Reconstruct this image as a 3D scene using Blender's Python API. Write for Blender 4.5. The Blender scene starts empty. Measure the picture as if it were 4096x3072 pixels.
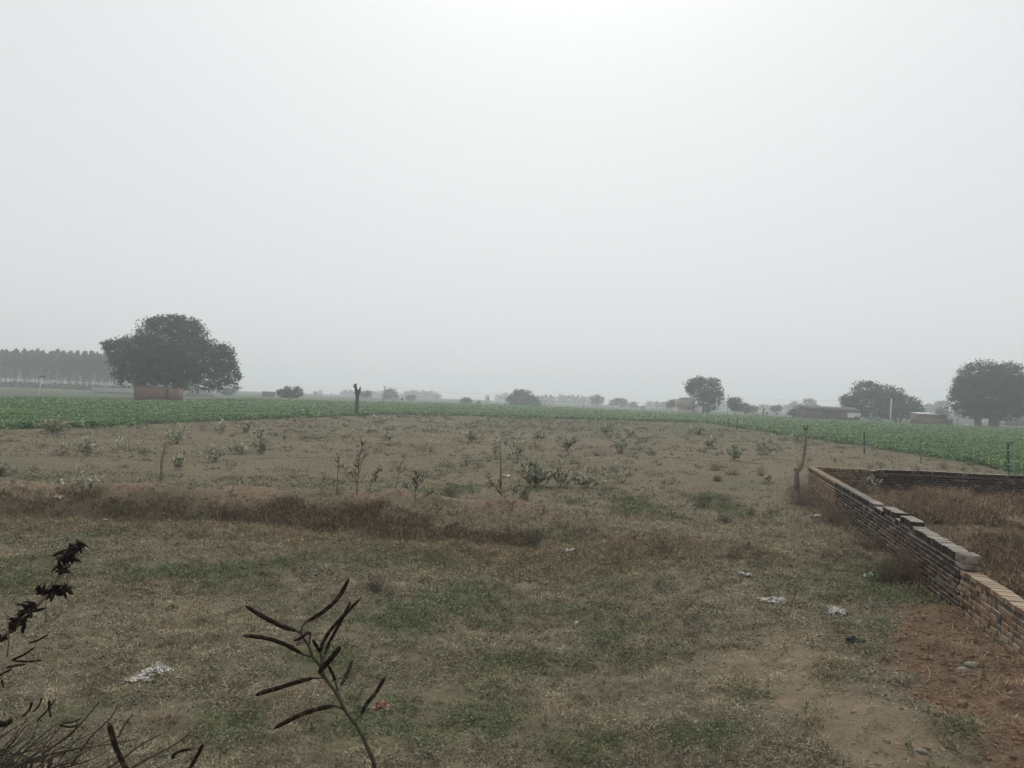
import bpy, math, random
import numpy as np
from mathutils import Matrix, Vector, Euler

# ------------------------------------------------------------------ camera, sky, sun, exposure
sc = bpy.context.scene
COL = sc.collection
R = math.radians
F = 3036.0                      # focal length in photo pixels (photo 4096 x 3072)
CAM_Z = 2.8
PITCH, ROLL = R(1.11), R(2.12)
cam_d = bpy.data.cameras.new("camera")
cam_d.sensor_width = 36.0
cam_d.lens = 36.0 * F / 4096.0
cam_d.clip_start = 0.05
cam_d.clip_end = 6000.0
cam = bpy.data.objects.new("camera", cam_d)
COL.objects.link(cam)
cam.matrix_world = Matrix.Translation((0, 0, CAM_Z)) @ Matrix.Rotation(R(90) + PITCH, 4, 'X') @ Matrix.Rotation(ROLL, 4, 'Z')
sc.camera = cam

SUN_EL, SUN_AZ = R(52), R(3)    # veiled sun high ahead of the camera, slightly to the right
w = bpy.data.worlds.new("World")
sc.world = w
w.use_nodes = True
nt = w.node_tree
nt.nodes.clear()
sky = nt.nodes.new('ShaderNodeTexSky')
sky.sky_type = 'NISHITA'
sky.sun_disc = False
sky.sun_elevation = SUN_EL
sky.sun_rotation = SUN_AZ
sky.air_density = 1.0
sky.dust_density = 10.0
sky.ozone_density = 1.0
hs = nt.nodes.new('ShaderNodeHueSaturation')
hs.inputs['Saturation'].default_value = 0.22
mixw = nt.nodes.new('ShaderNodeMix'); mixw.data_type = 'RGBA'
mixw.inputs['Factor'].default_value = 0.915
mixw.inputs['B'].default_value = (4.72, 4.84, 4.90, 1)      # even overcast veil
bg = nt.nodes.new('ShaderNodeBackground')
bg.inputs['Strength'].default_value = 0.15
wo = nt.nodes.new('ShaderNodeOutputWorld')
nt.links.new(sky.outputs[0], hs.inputs['Color'])
nt.links.new(hs.outputs[0], mixw.inputs['A'])
nt.links.new(mixw.outputs['Result'], bg.inputs['Color'])
nt.links.new(bg.outputs[0], wo.inputs['Surface'])

sun_d = bpy.data.lights.new("sun", 'SUN')
sun_d.energy = 1.5
sun_d.angle = R(25)
sun_d.color = (1.0, 0.97, 0.92)
sun = bpy.data.objects.new("sun", sun_d)
COL.objects.link(sun)
sun_vec = Vector((math.sin(SUN_AZ) * math.cos(SUN_EL), math.cos(SUN_AZ) * math.cos(SUN_EL), math.sin(SUN_EL)))
sun.rotation_euler = sun_vec.to_track_quat('Z', 'Y').to_euler()
sun.location = (0, 60, 80)

sc.view_settings.view_transform = 'Standard'
sc.view_settings.look = 'None'
sc.view_settings.exposure = 0.09
sc.view_settings.gamma = 1.0
sc.view_settings.use_curve_mapping = False
sc.cycles.use_denoising = True
sc.cycles.denoiser = 'OPENIMAGEDENOISE'
sc.cycles.denoising_input_passes = 'RGB_ALBEDO_NORMAL'
sc.cycles.denoising_prefilter = 'NONE'
sc.cycles.max_bounces = 6
sc.cycles.diffuse_bounces = 3
sc.cycles.volume_bounces = 1
sc.cycles.transparent_max_bounces = 8

# ------------------------------------------------------------------ helpers
rng = np.random.default_rng(11)
CM = np.array(cam.matrix_world)[:3, :3]
CO = np.array([0, 0, CAM_Z])

def ray(u, v):
    d = np.array([(u - 2048.0) / F, -(v - 1536.0) / F, -1.0])
    return CM @ d

def at_depth(u, v, D):
    """world point on the pixel's ray at depth D metres along +Y"""
    d = ray(u, v)
    return CO + d * (D / d[1])

def hash2(ix, iy, s):
    n = (ix.astype(np.int64) * 374761393 + iy.astype(np.int64) * 668265263 + s * 1274126177) & 0xFFFFFFFF
    n = ((n ^ (n >> 13)) * 1274126177) & 0xFFFFFFFF
    n = n ^ (n >> 16)
    return (n & 0xFFFF) / 65535.0

def vn(x, y, s=0):
    x = np.asarray(x, float); y = np.asarray(y, float)
    ix = np.floor(x); iy = np.floor(y)
    fx = x - ix; fy = y - iy
    fx = fx * fx * (3 - 2 * fx); fy = fy * fy * (3 - 2 * fy)
    a = hash2(ix, iy, s); b = hash2(ix + 1, iy, s); c = hash2(ix, iy + 1, s); d = hash2(ix + 1, iy + 1, s)
    return (a + (b - a) * fx) * (1 - fy) + (c + (d - c) * fx) * fy

def fbm(x, y, scale, octv=3, s=0):
    """0..1 noise, feature size `scale` metres"""
    t = 0; amp = 1; tot = 0; k = 1.0 / scale
    for o in range(octv):
        t = t + amp * vn(np.asarray(x) * k + 17.3 * o, np.asarray(y) * k - 9.1 * o, s + o)
        tot += amp; amp *= 0.5; k *= 2.03
    return t / tot

def sst(a, b, x):
    t = np.clip((np.asarray(x, float) - a) / (b - a), 0, 1)
    return t * t * (3 - 2 * t)

MOUNDS = [  # x, y, rx, ry, h
    (1.25, 15.3, 1.5, 0.9, 0.36), (-1.2, 16.2, 1.6, 0.9, 0.16), (3.0, 15.2, 1.0, 0.8, 0.24), (4.3, 14.6, 1.1, 0.8, 0.28), (6.4, 14.6, 1.1, 0.6, 0.24),
    (2.2, 17.5, 1.6, 0.8, 0.10), (4.6, 6.7, 0.8, 0.5, 0.12), (5.4, 7.6, 0.6, 0.4, 0.10), (3.6, 7.2, 0.7, 0.5, 0.10), (5.0, 9.2, 0.7, 0.5, 0.10),
    (-3.4, 20.1, 1.2, 0.5, 0.12), (0.6, 20.0, 1.3, 0.5, 0.08), (-9.5, 19.6, 1.2, 0.6, 0.10)]
AX = AY = 0.0

def bank_foot(x):
    return np.interp(x, [-12, -9.6, -6.5, -3.2, -0.25, 2.5], [18.0, 18.7, 18.6, 17.7, 16.3, 15.7])

def bank_top(x):
    return np.interp(x, [-12, -9.6, -6.5, -3.2, -0.25, 2.5], [19.5, 19.9, 20.2, 20.1, 19.4, 18.0])

def terrain(x, y, fine=True):
    x = np.asarray(x, float); y = np.asarray(y, float)
    a = 1 - sst(0.3, 4.2, x + 0.8 * (fbm(x, y, 3.0, 2, 40) - 0.5))
    wob = 0.9 * (fbm(x, y * 0.3, 1.9, 3, 41) - 0.5)
    yf = bank_foot(x) + wob; yt = bank_top(x) + 0.6 * wob
    low = -0.50 * (a * (1 - np.clip((y - yf) / (yt - yf), 0, 1)) ** 2.6 + 0.15 * (1 - a) * (1 - sst(14, 19, y)))
    ridge = a * (0.02 + 0.22 * fbm(x, y, 0.9, 3, 43)) * sst(yt - 0.7, yt, y) * (1 - sst(yt + 0.2, yt + 1.6, y))
    z = low + ridge + a * 0.22 * (fbm(x, y, 0.7, 3, 50) - 0.5) * sst(yf - 0.2, yf + 0.4, y) * (1 - sst(yt, yt + 0.4, y))
    for mx, my, rx, ry, h in MOUNDS:
        q = ((x - mx) / rx) ** 2 + ((y - my) / ry) ** 2
        z = z + h * np.exp(-q * 1.3)
    nr = 1 - sst(30, 60, y)
    z = z + 0.10 * (fbm(x, y, 5.0, 2, 44) - 0.5) + nr * 0.07 * (fbm(x, y, 0.9, 3, 45) - 0.5)
    if fine:
        n2 = 1 - sst(16, 26, y)
        z = z + n2 * (0.11 * (fbm(x, y, 0.42, 3, 46) - 0.5) + 0.06 * (fbm(x, y, 0.14, 2, 49) - 0.5)) * (1 - 0.6 * path_mask(x, y))
        rd = red_mask(x, y)
        z = z + rd * 0.10 * (fbm(x, y, 0.22, 3, 47) - 0.45)
    # road embankment the photographer stands on
    z = z + 1.45 * (1 - sst(1.8, 6.2, y)) * (np.abs(y) < 50)
    z = z * (1 - sst(60, 120, np.hypot(x, y)))
    return z

def path_mask(x, y):
    """worn pale soil running towards the lower right corner"""
    t = np.interp(y, [5.0, 6.6, 8.5, 10.5], [4.6, 3.5, 3.1, 3.3])
    return (1 - sst(0.10, 0.75, np.abs(x - t) + 1.1 * (fbm(x, y, 0.6, 3, 51) - 0.5))) * (1 - sst(9.0, 11.0, y))

def red_mask(x, y):
    """patch of freshly dug red soil along the newer wall"""
    t = np.interp(y, [5.5, 7.5, 9.0, 11.2, 11.8], [3.9, 4.3, 4.5, 6.0, 6.6])
    m = sst(-0.35, 0.25, x - t + 0.9 * (fbm(x, y, 0.7, 3, 48) - 0.5))
    return m * (1 - sst(11.0, 11.7, y)) * sst(4.5, 6.0, y)

def gp(u, v, dz=0.0):
    """where the pixel's ray meets the ground"""
    d = ray(u, v); z = 0.0
    for _ in range(6):
        t = (z - CAM_Z) / d[2]
        p = CO + d * t
        z = 0.6 * float(terrain(p[0], p[1])) + 0.4 * z
    z = float(terrain(p[0], p[1]))
    return np.array([p[0], p[1], z + dz])

def gz(x, y):
    return float(terrain(x, y))

def new_mesh(name, V, faces, mats, col=None, smooth=False, mat_idx=None, attrs=None):
    """faces: list of int arrays (n,3) or (n,4)"""
    me = bpy.data.meshes.new(name)
    V = np.asarray(V, np.float32)
    faces = [np.asarray(f, np.int32) for f in faces if len(f)]
    nl = sum(f.size for f in faces); nf = sum(len(f) for f in faces)
    me.vertices.add(len(V)); me.vertices.foreach_set('co', V.ravel())
    me.loops.add(nl); me.polygons.add(nf)
    me.loops.foreach_set('vertex_index', np.concatenate([f.ravel() for f in faces]))
    sizes = np.concatenate([np.full(len(f), f.shape[1], np.int32) for f in faces])
    starts = np.concatenate([[0], np.cumsum(sizes)[:-1]]).astype(np.int32)
    me.polygons.foreach_set('loop_start', starts)
    if smooth:
        me.polygons.foreach_set('use_smooth', np.ones(nf, bool))
    for m in (mats if isinstance(mats, (list, tuple)) else [mats]):
        me.materials.append(m)
    if mat_idx is not None:
        me.polygons.foreach_set('material_index', np.asarray(mat_idx, np.int32))
    if col is not None:
        ca = me.color_attributes.new('Col', 'FLOAT_COLOR', 'POINT')
        c4 = np.ones((len(V), 4), np.float32); c4[:, :3] = np.clip(col, 0.002, 1)
        ca.data.foreach_set('color', c4.ravel())
    for k, a in (attrs or {}).items():
        at = me.attributes.new(k, 'FLOAT', 'POINT')
        at.data.foreach_set('value', np.asarray(a, np.float32))
    me.update(calc_edges=True)
    return me

class MB:
    """collects shapes into one mesh"""
    def __init__(s):
        s.V = []; s.F = {3: [], 4: []}; s.C = []; s.n = 0
    def add(s, V, F, col=None):
        V = np.asarray(V, float); F = np.asarray(F, int)
        s.V.append(V); s.F[F.shape[1]].append(F + s.n); s.n += len(V)
        c = np.zeros((len(V), 3)) + (np.array(col) if col is not None else 0.5)
        s.C.append(c)
    def box(s, x0, x1, y0, y1, z0, z1, col=None):
        V = [(x, y, z) for z in (z0, z1) for y in (y0, y1) for x in (x0, x1)]
        F = [(0, 2, 3, 1), (4, 5, 7, 6), (0, 1, 5, 4), (2, 6, 7, 3), (0, 4, 6, 2), (1, 3, 7, 5)]
        s.add(V, F, col)
    def tube(s, P, r, sides=6, col=None, cap=True, jitter=0.0):
        P = np.asarray(P, float); n = len(P)
        r = np.zeros(n) + r
        T = np.gradient(P, axis=0)
        T /= np.linalg.norm(T, axis=1)[:, None] + 1e-9
        up = np.array([0.31, 0.95, 0.05]) if abs(T[0][1]) < 0.8 else np.array([1.0, 0.1, 0.0])
        A = np.cross(T, up); A /= np.linalg.norm(A, axis=1)[:, None] + 1e-9
        B = np.cross(T, A)
        th = np.arange(sides) * 2 * np.pi / sides
        rr = r[:, None] * (1 + jitter * (rng.random((n, sides)) - 0.5))
        V = P[:, None] + rr[:, :, None] * (np.cos(th)[None, :, None] * A[:, None] + np.sin(th)[None, :, None] * B[:, None])
        V = V.reshape(-1, 3)
        i = np.arange(n - 1)[:, None] * sides; k = np.arange(sides)[None]
        k2 = (k + 1) % sides
        F = np.stack([i + k, i + k2, i + sides + k2, i + sides + k], -1).reshape(-1, 4)
        s.add(V, F, col)
        if cap:
            b = s.n - len(V)
            for ring, P0, flip in ((0, P[0], 0), ((n - 1) * sides, P[-1], 1)):
                c = s.n
                s.V.append(np.array([P0])); s.C.append(np.zeros((1, 3)) + (np.array(col) if col is not None else 0.5)); s.n += 1
                t = np.stack([b + ring + np.arange(sides), b + ring + (np.arange(sides) + 1) % sides, np.full(sides, c)], -1)
                s.F[3].append(t if flip else t[:, ::-1])
    def leaves(s, C, A, W, col):
        """diamond leaves: base C, length vector A, width vector W"""
        n = len(C)
        V = np.stack([C, C + A * 0.45 + W, C + A, C + A * 0.45 - W], 1).reshape(-1, 3)
        F = np.arange(n * 4).reshape(n, 4)
        s.V.append(V); s.F[4].append(F + s.n); s.n += len(V)
        s.C.append(np.repeat(np.zeros((n, 3)) + col, 4, axis=0))
    def tris(s, a, b, c, col):
        n = len(a)
        V = np.stack([a, b, c], 1).reshape(-1, 3)
        s.V.append(V); s.F[3].append(np.arange(n * 3).reshape(n, 3) + s.n); s.n += len(V)
        s.C.append(np.repeat(np.zeros((n, 3)) + col, 3, axis=0))
    def mesh(s, name, mat, smooth=False, origin=None):
        V = np.concatenate(s.V)
        if origin is not None: V = V - np.asarray(origin)
        fs = [np.concatenate(s.F[k]) for k in (3, 4) if s.F[k]]
        return new_mesh(name, V, fs, mat, np.concatenate(s.C), smooth)
    def build(s, name, mat, parent=None, smooth=False, origin=None):
        o = bpy.data.objects.new(name, s.mesh(name, mat, smooth, origin))
        COL.objects.link(o)
        if parent is not None: o.parent = parent
        return o

def tag(o, label=None, cat=None, group=None, kind=None):
    if label: o['label'] = label
    if cat: o['category'] = cat
    if group: o['group'] = group
    if kind: o['kind'] = kind
    return o

def thing(name, label, cat, loc, group=None, rz=0.0):
    o = bpy.data.objects.new(name, None)
    o.empty_display_size = 0.2
    COL.objects.link(o)
    o.location = loc; o.rotation_euler = (0, 0, rz)
    return tag(o, label, cat, group)

def sphere_dirs(n):
    d = rng.normal(size=(n, 3)); return d / np.linalg.norm(d, axis=1)[:, None]

def jcol(base, n, v=0.25, hue=0.06):
    b = np.array(base)[None] * (1 + v * (rng.random((n, 1)) * 2 - 1))
    return b * (1 + hue * (rng.random((n, 3)) * 2 - 1))

# ------------------------------------------------------------------ materials
def mat(name, color=None, rough=0.85, attr=False, noise=None, bump=None, rand=None, transl=0.0, spec=0.25):
    """noise=(scale, col2, lo, hi) mixes a second colour; bump=(scale, strength, dist)"""
    m = bpy.data.materials.new(name); m.use_nodes = True
    nt = m.node_tree; N = nt.nodes; L = nt.links
    b = N['Principled BSDF']
    b.inputs['Roughness'].default_value = rough
    b.inputs['Specular IOR Level'].default_value = spec
    if attr:
        a = N.new('ShaderNodeAttribute'); a.attribute_name = 'Col'; src = a.outputs['Color']
    else:
        rgb = N.new('ShaderNodeRGB'); rgb.outputs[0].default_value = (*color, 1); src = rgb.outputs[0]
    geo = N.new('ShaderNodeNewGeometry') if noise or bump else None
    if noise:
        t = N.new('ShaderNodeTexNoise'); t.inputs['Scale'].default_value = noise[0]; t.inputs['Detail'].default_value = 6
        L.new(geo.outputs['Position'], t.inputs['Vector'])
        r = N.new('ShaderNodeMapRange'); r.inputs[1].default_value = noise[2]; r.inputs[2].default_value = noise[3]
        L.new(t.outputs['Fac'], r.inputs[0])
        mx = N.new('ShaderNodeMix'); mx.data_type = 'RGBA'
        L.new(r.outputs[0], mx.inputs['Factor']); L.new(src, mx.inputs['A']); mx.inputs['B'].default_value = (*noise[1], 1)
        src = mx.outputs['Result']
    if rand:
        oi = N.new('ShaderNodeObjectInfo')
        r = N.new('ShaderNodeMapRange'); r.inputs[3].default_value = 1 - rand; r.inputs[4].default_value = 1 + rand
        L.new(oi.outputs['Random'], r.inputs[0])
        h = N.new('ShaderNodeHueSaturation'); L.new(r.outputs[0], h.inputs['Value']); L.new(src, h.inputs['Color'])
        src = h.outputs[0]
    L.new(src, b.inputs['Base Color'])
    if bump:
        t = N.new('ShaderNodeTexNoise'); t.inputs['Scale'].default_value = bump[0]; t.inputs['Detail'].default_value = 8
        L.new(geo.outputs['Position'], t.inputs['Vector'])
        bp = N.new('ShaderNodeBump'); bp.inputs['Strength'].default_value = bump[1]; bp.inputs['Distance'].default_value = bump[2]
        L.new(t.outputs['Fac'], bp.inputs['Height']); L.new(bp.outputs[0], b.inputs['Normal'])
    if transl > 0:
        tr = N.new('ShaderNodeBsdfTranslucent'); L.new(src, tr.inputs['Color'])
        ms = N.new('ShaderNodeMixShader'); ms.inputs[0].default_value = transl
        L.new(b.outputs[0], ms.inputs[1]); L.new(tr.outputs[0], ms.inputs[2])
        L.new(ms.outputs[0], N['Material Output'].inputs['Surface'])
    return m

M = {}
M['straw'] = mat('straw', attr=True, rough=0.9, spec=0.1)
M['leaf'] = mat('leaf', attr=True, rough=0.75, transl=0.25, spec=0.2)
M['bark'] = mat('bark', (0.085, 0.07, 0.058), noise=(9.0, (0.17, 0.15, 0.13), 0.45, 0.7), bump=(22, 0.8, 0.03))
M['twig'] = mat('twig', attr=True, rough=0.9)
# ------------------------------------------------------------------ ground sheet (one mesh to the horizon)
GREEN_PATCH = [(1190, 1940, 70, 16), (1290, 1946, 45, 12), (1780, 1962, 100, 22), (1905, 1945, 45, 8), (2180, 1940, 110, 25), (2400, 1945, 90, 25),
               (2560, 2040, 130, 45), (2270, 2003, 70, 12), (2250, 2140, 160, 55), (2900, 1930, 180, 30), (2860, 2010, 120, 40), (3640, 2400, 130, 80),
               (3900, 2960, 110, 60), (3400, 2290, 150, 70), (400, 2140, 120, 30), (620, 2290, 160, 60), (950, 2290, 200, 70), (1650, 2480, 300, 90),
               (1450, 2860, 260, 110), (900, 2900, 220, 80), (1950, 2870, 250, 90), (2350, 2960, 200, 80), (300, 2850, 160, 60), (2050, 2650, 160, 50),
               (120, 2330, 180, 80), (1700, 2940, 160, 70), (2750, 2960, 200, 60), (3050, 2760, 100, 40), (1300, 2650, 200, 70), (1850, 2400, 200, 60)]
def _patch(u, v, ru, rv):
    p = gp(u, v); q = gp(u + ru, v); a = gp(u, v - rv); b = gp(u, v + rv)
    return p[0], (a[1] + b[1]) / 2, abs(q[0] - p[0]), abs(a[1] - b[1]) / 2
PATCHES = [_patch(*p) for p in GREEN_PATCH]

def patch_mask(x, y):
    m = np.zeros(np.shape(x))
    wob = 1.9 * (fbm(x, y, 0.7, 3, 60) - 0.5)
    for px, py, rx, ry in PATCHES:
        q = np.sqrt(((x - px) / rx) ** 2 + ((y - py) / ry) ** 2)
        m = np.maximum(m, 1 - sst(0.35, 1.35, q + wob))
    return m

# edges of the two crop fields, measured on the ground
EDGE_L = [gp(u, v) for u, v in ((-500, 1722), (0, 1716), (250, 1712), (400, 1706), (700, 1692), (1000, 1679), (1300, 1668), (1430, 1663), (1600, 1659), (1900, 1664), (2100, 1671), (2300, 1677), (2500, 1683), (2650, 1687), (2830, 1691))]
EDGE_R = [gp(u, v) for u, v in ((2830, 1691), (2880, 1700), (2950, 1711), (3060, 1728), (3200, 1749), (3402, 1778), (3565, 1805), (3726, 1830), (3848, 1848), (4010, 1880), (4096, 1896), (4500, 1950))]
EDGE_AZ = np.array([math.atan2(p[0], p[1]) for p in EDGE_L + EDGE_R[1:]])
EDGE_RR = np.array([math.hypot(p[0], p[1]) for p in EDGE_L + EDGE_R[1:]])

EDGE_F = [gp(u, v) for u, v in ((-500, 1590), (0, 1598), (300, 1601), (530, 1610), (720, 1610), (1000, 1601), (1400, 1612), (2000, 1625), (2400, 1642), (2800, 1663), (3000, 1668), (3400, 1690), (3700, 1706), (4096, 1719), (4500, 1735))]
FAR_AZ = np.array([math.atan2(p[0], p[1]) for p in EDGE_F]); FAR_RR = np.array([math.hypot(p[0], p[1]) for p in EDGE_F])

def crop_mask(x, y):
    r = np.hypot(x, y); az = np.arctan2(x, y)
    e = np.interp(az, EDGE_AZ, EDGE_RR); f = np.interp(az, FAR_AZ, FAR_RR)
    return sst(-0.4, 0.4, r - e + 2.6 * (fbm(x, y, 2.4, 3, 61) - 0.5)) * (1 - sst(-1, 2, r - f)) * (y > 0)

def green_mask(x, y):
    """share of low green weeds on the rough ground"""
    g = sst(0.50, 0.68, fbm(x, y, 1.7, 3, 62)) * 0.55
    near = 1 - sst(15.5, 17.0, y)
    g = g * near + (1 - near) * 0.5 * sst(0.46, 0.68, fbm(x, y, 6.0, 3, 63))
    band = sst(48, 82, y + 20 * (fbm(x, y, 9.0, 2, 67) - 0.5)) * (1 - crop_mask(x, y)) * sst(-16, -2, x) * 0.95     # greener strip before the crop
    return np.clip(np.maximum(np.maximum(g, patch_mask(x, y)), band), 0, 1)

rad = np.concatenate([[0.0], np.linspace(0.6, 4.5, 14), 4.6 * 1.0062 ** np.arange(0, 640)])
rad = np.concatenate([rad, np.geomspace(rad[-1] * 1.02, 1000, 60)])
ang = np.concatenate([np.linspace(-180, -50, 26)[:-1], np.linspace(-50, -38, 20)[:-1], np.linspace(-38, 38, 300), np.linspace(38, 50, 20)[1:], np.linspace(50, 180, 26)[1:-1]])
na, nr_ = len(ang), len(rad)
AA, RRR = np.meshgrid(np.radians(ang), rad)
gx = (RRR * np.sin(AA)).ravel(); gy = (RRR * np.cos(AA)).ravel()
gzv = terrain(gx, gy)
ii = np.arange(nr_ - 1)[:, None] * na; kk = np.arange(na)[None]; k2 = (kk + 1) % na
gf = np.stack([ii + kk, ii + k2, ii + na + k2, ii + na + kk], -1).reshape(-1, 4)
att = {'green': green_mask(gx, gy), 'red': red_mask(gx, gy), 'far': sst(90, 150, np.hypot(gx, gy)), 'crop': crop_mask(gx, gy),
       'lip': (1 - sst(1.0, 3.0, gx)) * sst(-1.1, -0.3, gy - bank_top(gx)) * (1 - sst(0.3, 1.1, gy - bank_top(gx))) * sst(0.36, 0.55, fbm(gx, gy, 1.2, 3, 66)),
       'path': 0.85 * path_mask(gx, gy),
       'near': 0.8 * (1 - sst(15.5, 18.5, gy)) * (1 - 0.75 * sst(0.56, 0.70, fbm(gx, gy, 1.1, 3, 65))),
       'dry': sst(0.42, 0.62, fbm(gx, gy, 2.4, 3, 64))}

def ground_material():
    m = bpy.data.materials.new('field_soil'); m.use_nodes = True
    N = m.node_tree.nodes; L = m.node_tree.links
    b = N['Principled BSDF']; b.inputs['Roughness'].default_value = 0.95; b.inputs['Specular IOR Level'].default_value = 0.1
    geo = N.new('ShaderNodeNewGeometry')
    def tex(scale, det=6):
        t = N.new('ShaderNodeTexNoise'); t.inputs['Scale'].default_value = scale; t.inputs['Detail'].default_value = det
        t.inputs['Roughness'].default_value = 0.65
        L.new(geo.outputs['Position'], t.inputs['Vector']); return t.outputs['Fac']
    def ramp(f, lo, hi):
        r = N.new('ShaderNodeMapRange'); r.inputs[1].default_value = lo; r.inputs[2].default_value = hi; L.new(f, r.inputs[0]); return r.outputs[0]
    def mix(f, a, c):
        x = N.new('ShaderNodeMix'); x.data_type = 'RGBA'
        L.new(f, x.inputs['Factor'])
        for s, k in ((a, 'A'), (c, 'B')):
            if isinstance(s, tuple): x.inputs[k].default_value = (*s, 1)
            else: L.new(s, x.inputs[k])
        return x.outputs['Result']
    def attr(n):
        a = N.new('ShaderNodeAttribute'); a.attribute_name = n; return a.outputs['Fac']
    c = mix(ramp(tex(1.1), 0.35, 0.65), (0.128, 0.113, 0.076), (0.168, 0.149, 0.103))
    c = mix(ramp(tex(14), 0.42, 0.66), c, (0.125, 0.10, 0.068))
    c = mix(ramp(tex(60), 0.52, 0.75), c, (0.24, 0.20, 0.145))
    c = mix(attr('near'), c, mix(ramp(tex(5), 0.4, 0.6), (0.178, 0.153, 0.110), (0.112, 0.096, 0.068)))
    dr = N.new('ShaderNodeMath'); dr.operation = 'MULTIPLY'; dr.inputs[1].default_value = 0.6; L.new(attr('dry'), dr.inputs[0])
    c = mix(dr.outputs[0], c, (0.160, 0.132, 0.086))
    gm = N.new('ShaderNodeMath'); gm.operation = 'MULTIPLY'; gm.inputs[1].default_value = 0.45; L.new(attr('green'), gm.inputs[0])
    c = mix(gm.outputs[0], c, (0.105, 0.105, 0.06))
    c = mix(attr('path'), c, mix(ramp(tex(4), 0.4, 0.62), (0.235, 0.182, 0.122), (0.165, 0.132, 0.092)))
    c = mix(attr('lip'), c, mix(ramp(tex(7), 0.4, 0.62), (0.225, 0.165, 0.114), (0.14, 0.104, 0.073)))
    rd = mix(ramp(tex(9), 0.4, 0.65), (0.168, 0.116, 0.080), (0.105, 0.072, 0.050))
    c = mix(attr('red'), c, rd)
    c = mix(attr('far'), c, (0.085, 0.105, 0.068))
    c = mix(attr('crop'), c, (0.05, 0.075, 0.042))
    L.new(c, b.inputs['Base Color'])
    bp = N.new('ShaderNodeBump'); bp.inputs['Strength'].default_value = 1.0; bp.inputs['Distance'].default_value = 0.03
    L.new(tex(26, 10), bp.inputs['Height']); L.new(bp.outputs[0], b.inputs['Normal'])
    return m

ground = bpy.data.objects.new('ground', new_mesh('ground', np.stack([gx, gy, gzv], 1), [gf], ground_material(), smooth=True, attrs=att))
COL.objects.link(ground); tag(ground, kind='structure')

# ------------------------------------------------------------------ winter haze over the fields
hz = MB(); hz.box(-1015, 1015, -1015, 1015, -2.0, 27.0)
hm = bpy.data.materials.new('haze'); hm.use_nodes = True
hm.node_tree.nodes.clear()
pv = hm.node_tree.nodes.new('ShaderNodeVolumePrincipled')
pv.inputs['Color'].default_value = (0.925, 0.972, 1.0, 1)
pv.inputs['Density'].default_value = 0.0013
pv.inputs['Anisotropy'].default_value = 0.66
ho = hm.node_tree.nodes.new('ShaderNodeOutputMaterial')
hm.node_tree.links.new(pv.outputs[0], ho.inputs['Volume'])
haze = hz.build('haze', hm)
tag(haze, 'pale winter haze hanging over the whole of the fields', 'haze', kind='stuff')
# ------------------------------------------------------------------ brick walls of the yard at the right
import bmesh

def brick_material(name, c1, c2, top=None, rand=0.14):
    m = bpy.data.materials.new(name); m.use_nodes = True
    N = m.node_tree.nodes; L = m.node_tree.links
    b = N['Principled BSDF']; b.inputs['Roughness'].default_value = 0.92; b.inputs['Specular IOR Level'].default_value = 0.15
    geo = N.new('ShaderNodeNewGeometry')
    t = N.new('ShaderNodeTexNoise'); t.inputs['Scale'].default_value = 11; t.inputs['Detail'].default_value = 8; t.inputs['Roughness'].default_value = 0.7
    L.new(geo.outputs['Position'], t.inputs['Vector'])
    r = N.new('ShaderNodeMapRange'); r.inputs[1].default_value = 0.4; r.inputs[2].default_value = 0.66; L.new(t.outputs['Fac'], r.inputs[0])
    mx = N.new('ShaderNodeMix'); mx.data_type = 'RGBA'; L.new(r.outputs[0], mx.inputs['Factor'])
    mx.inputs['A'].default_value = (*c1, 1); mx.inputs['B'].default_value = (*c2, 1)
    src = mx.outputs['Result']
    if top:      # pale lichen and dust on upward faces, plus caught light painted into the colour
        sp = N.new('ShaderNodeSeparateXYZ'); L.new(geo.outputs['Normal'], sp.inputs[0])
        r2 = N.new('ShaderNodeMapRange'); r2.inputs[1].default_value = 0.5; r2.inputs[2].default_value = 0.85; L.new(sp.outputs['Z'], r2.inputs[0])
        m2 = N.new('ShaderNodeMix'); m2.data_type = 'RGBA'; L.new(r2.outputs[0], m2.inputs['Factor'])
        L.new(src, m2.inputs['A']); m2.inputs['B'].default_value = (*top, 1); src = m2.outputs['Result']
    oi = N.new('ShaderNodeObjectInfo')
    r3 = N.new('ShaderNodeMapRange'); r3.inputs[3].default_value = 1 - rand; r3.inputs[4].default_value = 1 + rand; L.new(oi.outputs['Random'], r3.inputs[0])
    h = N.new('ShaderNodeHueSaturation'); L.new(r3.outputs[0], h.inputs['Value']); L.new(src, h.inputs['Color'])
    L.new(h.outputs[0], b.inputs['Base Color'])
    t2 = N.new('ShaderNodeTexNoise'); t2.inputs['Scale'].default_value = 60; t2.inputs['Detail'].default_value = 8; L.new(geo.outputs['Position'], t2.inputs['Vector'])
    bp = N.new('ShaderNodeBump'); bp.inputs['Strength'].default_value = 0.7; bp.inputs['Distance'].default_value = 0.012
    L.new(t2.outputs['Fac'], bp.inputs['Height']); L.new(bp.outputs[0], b.inputs['Normal'])
    return m

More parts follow.
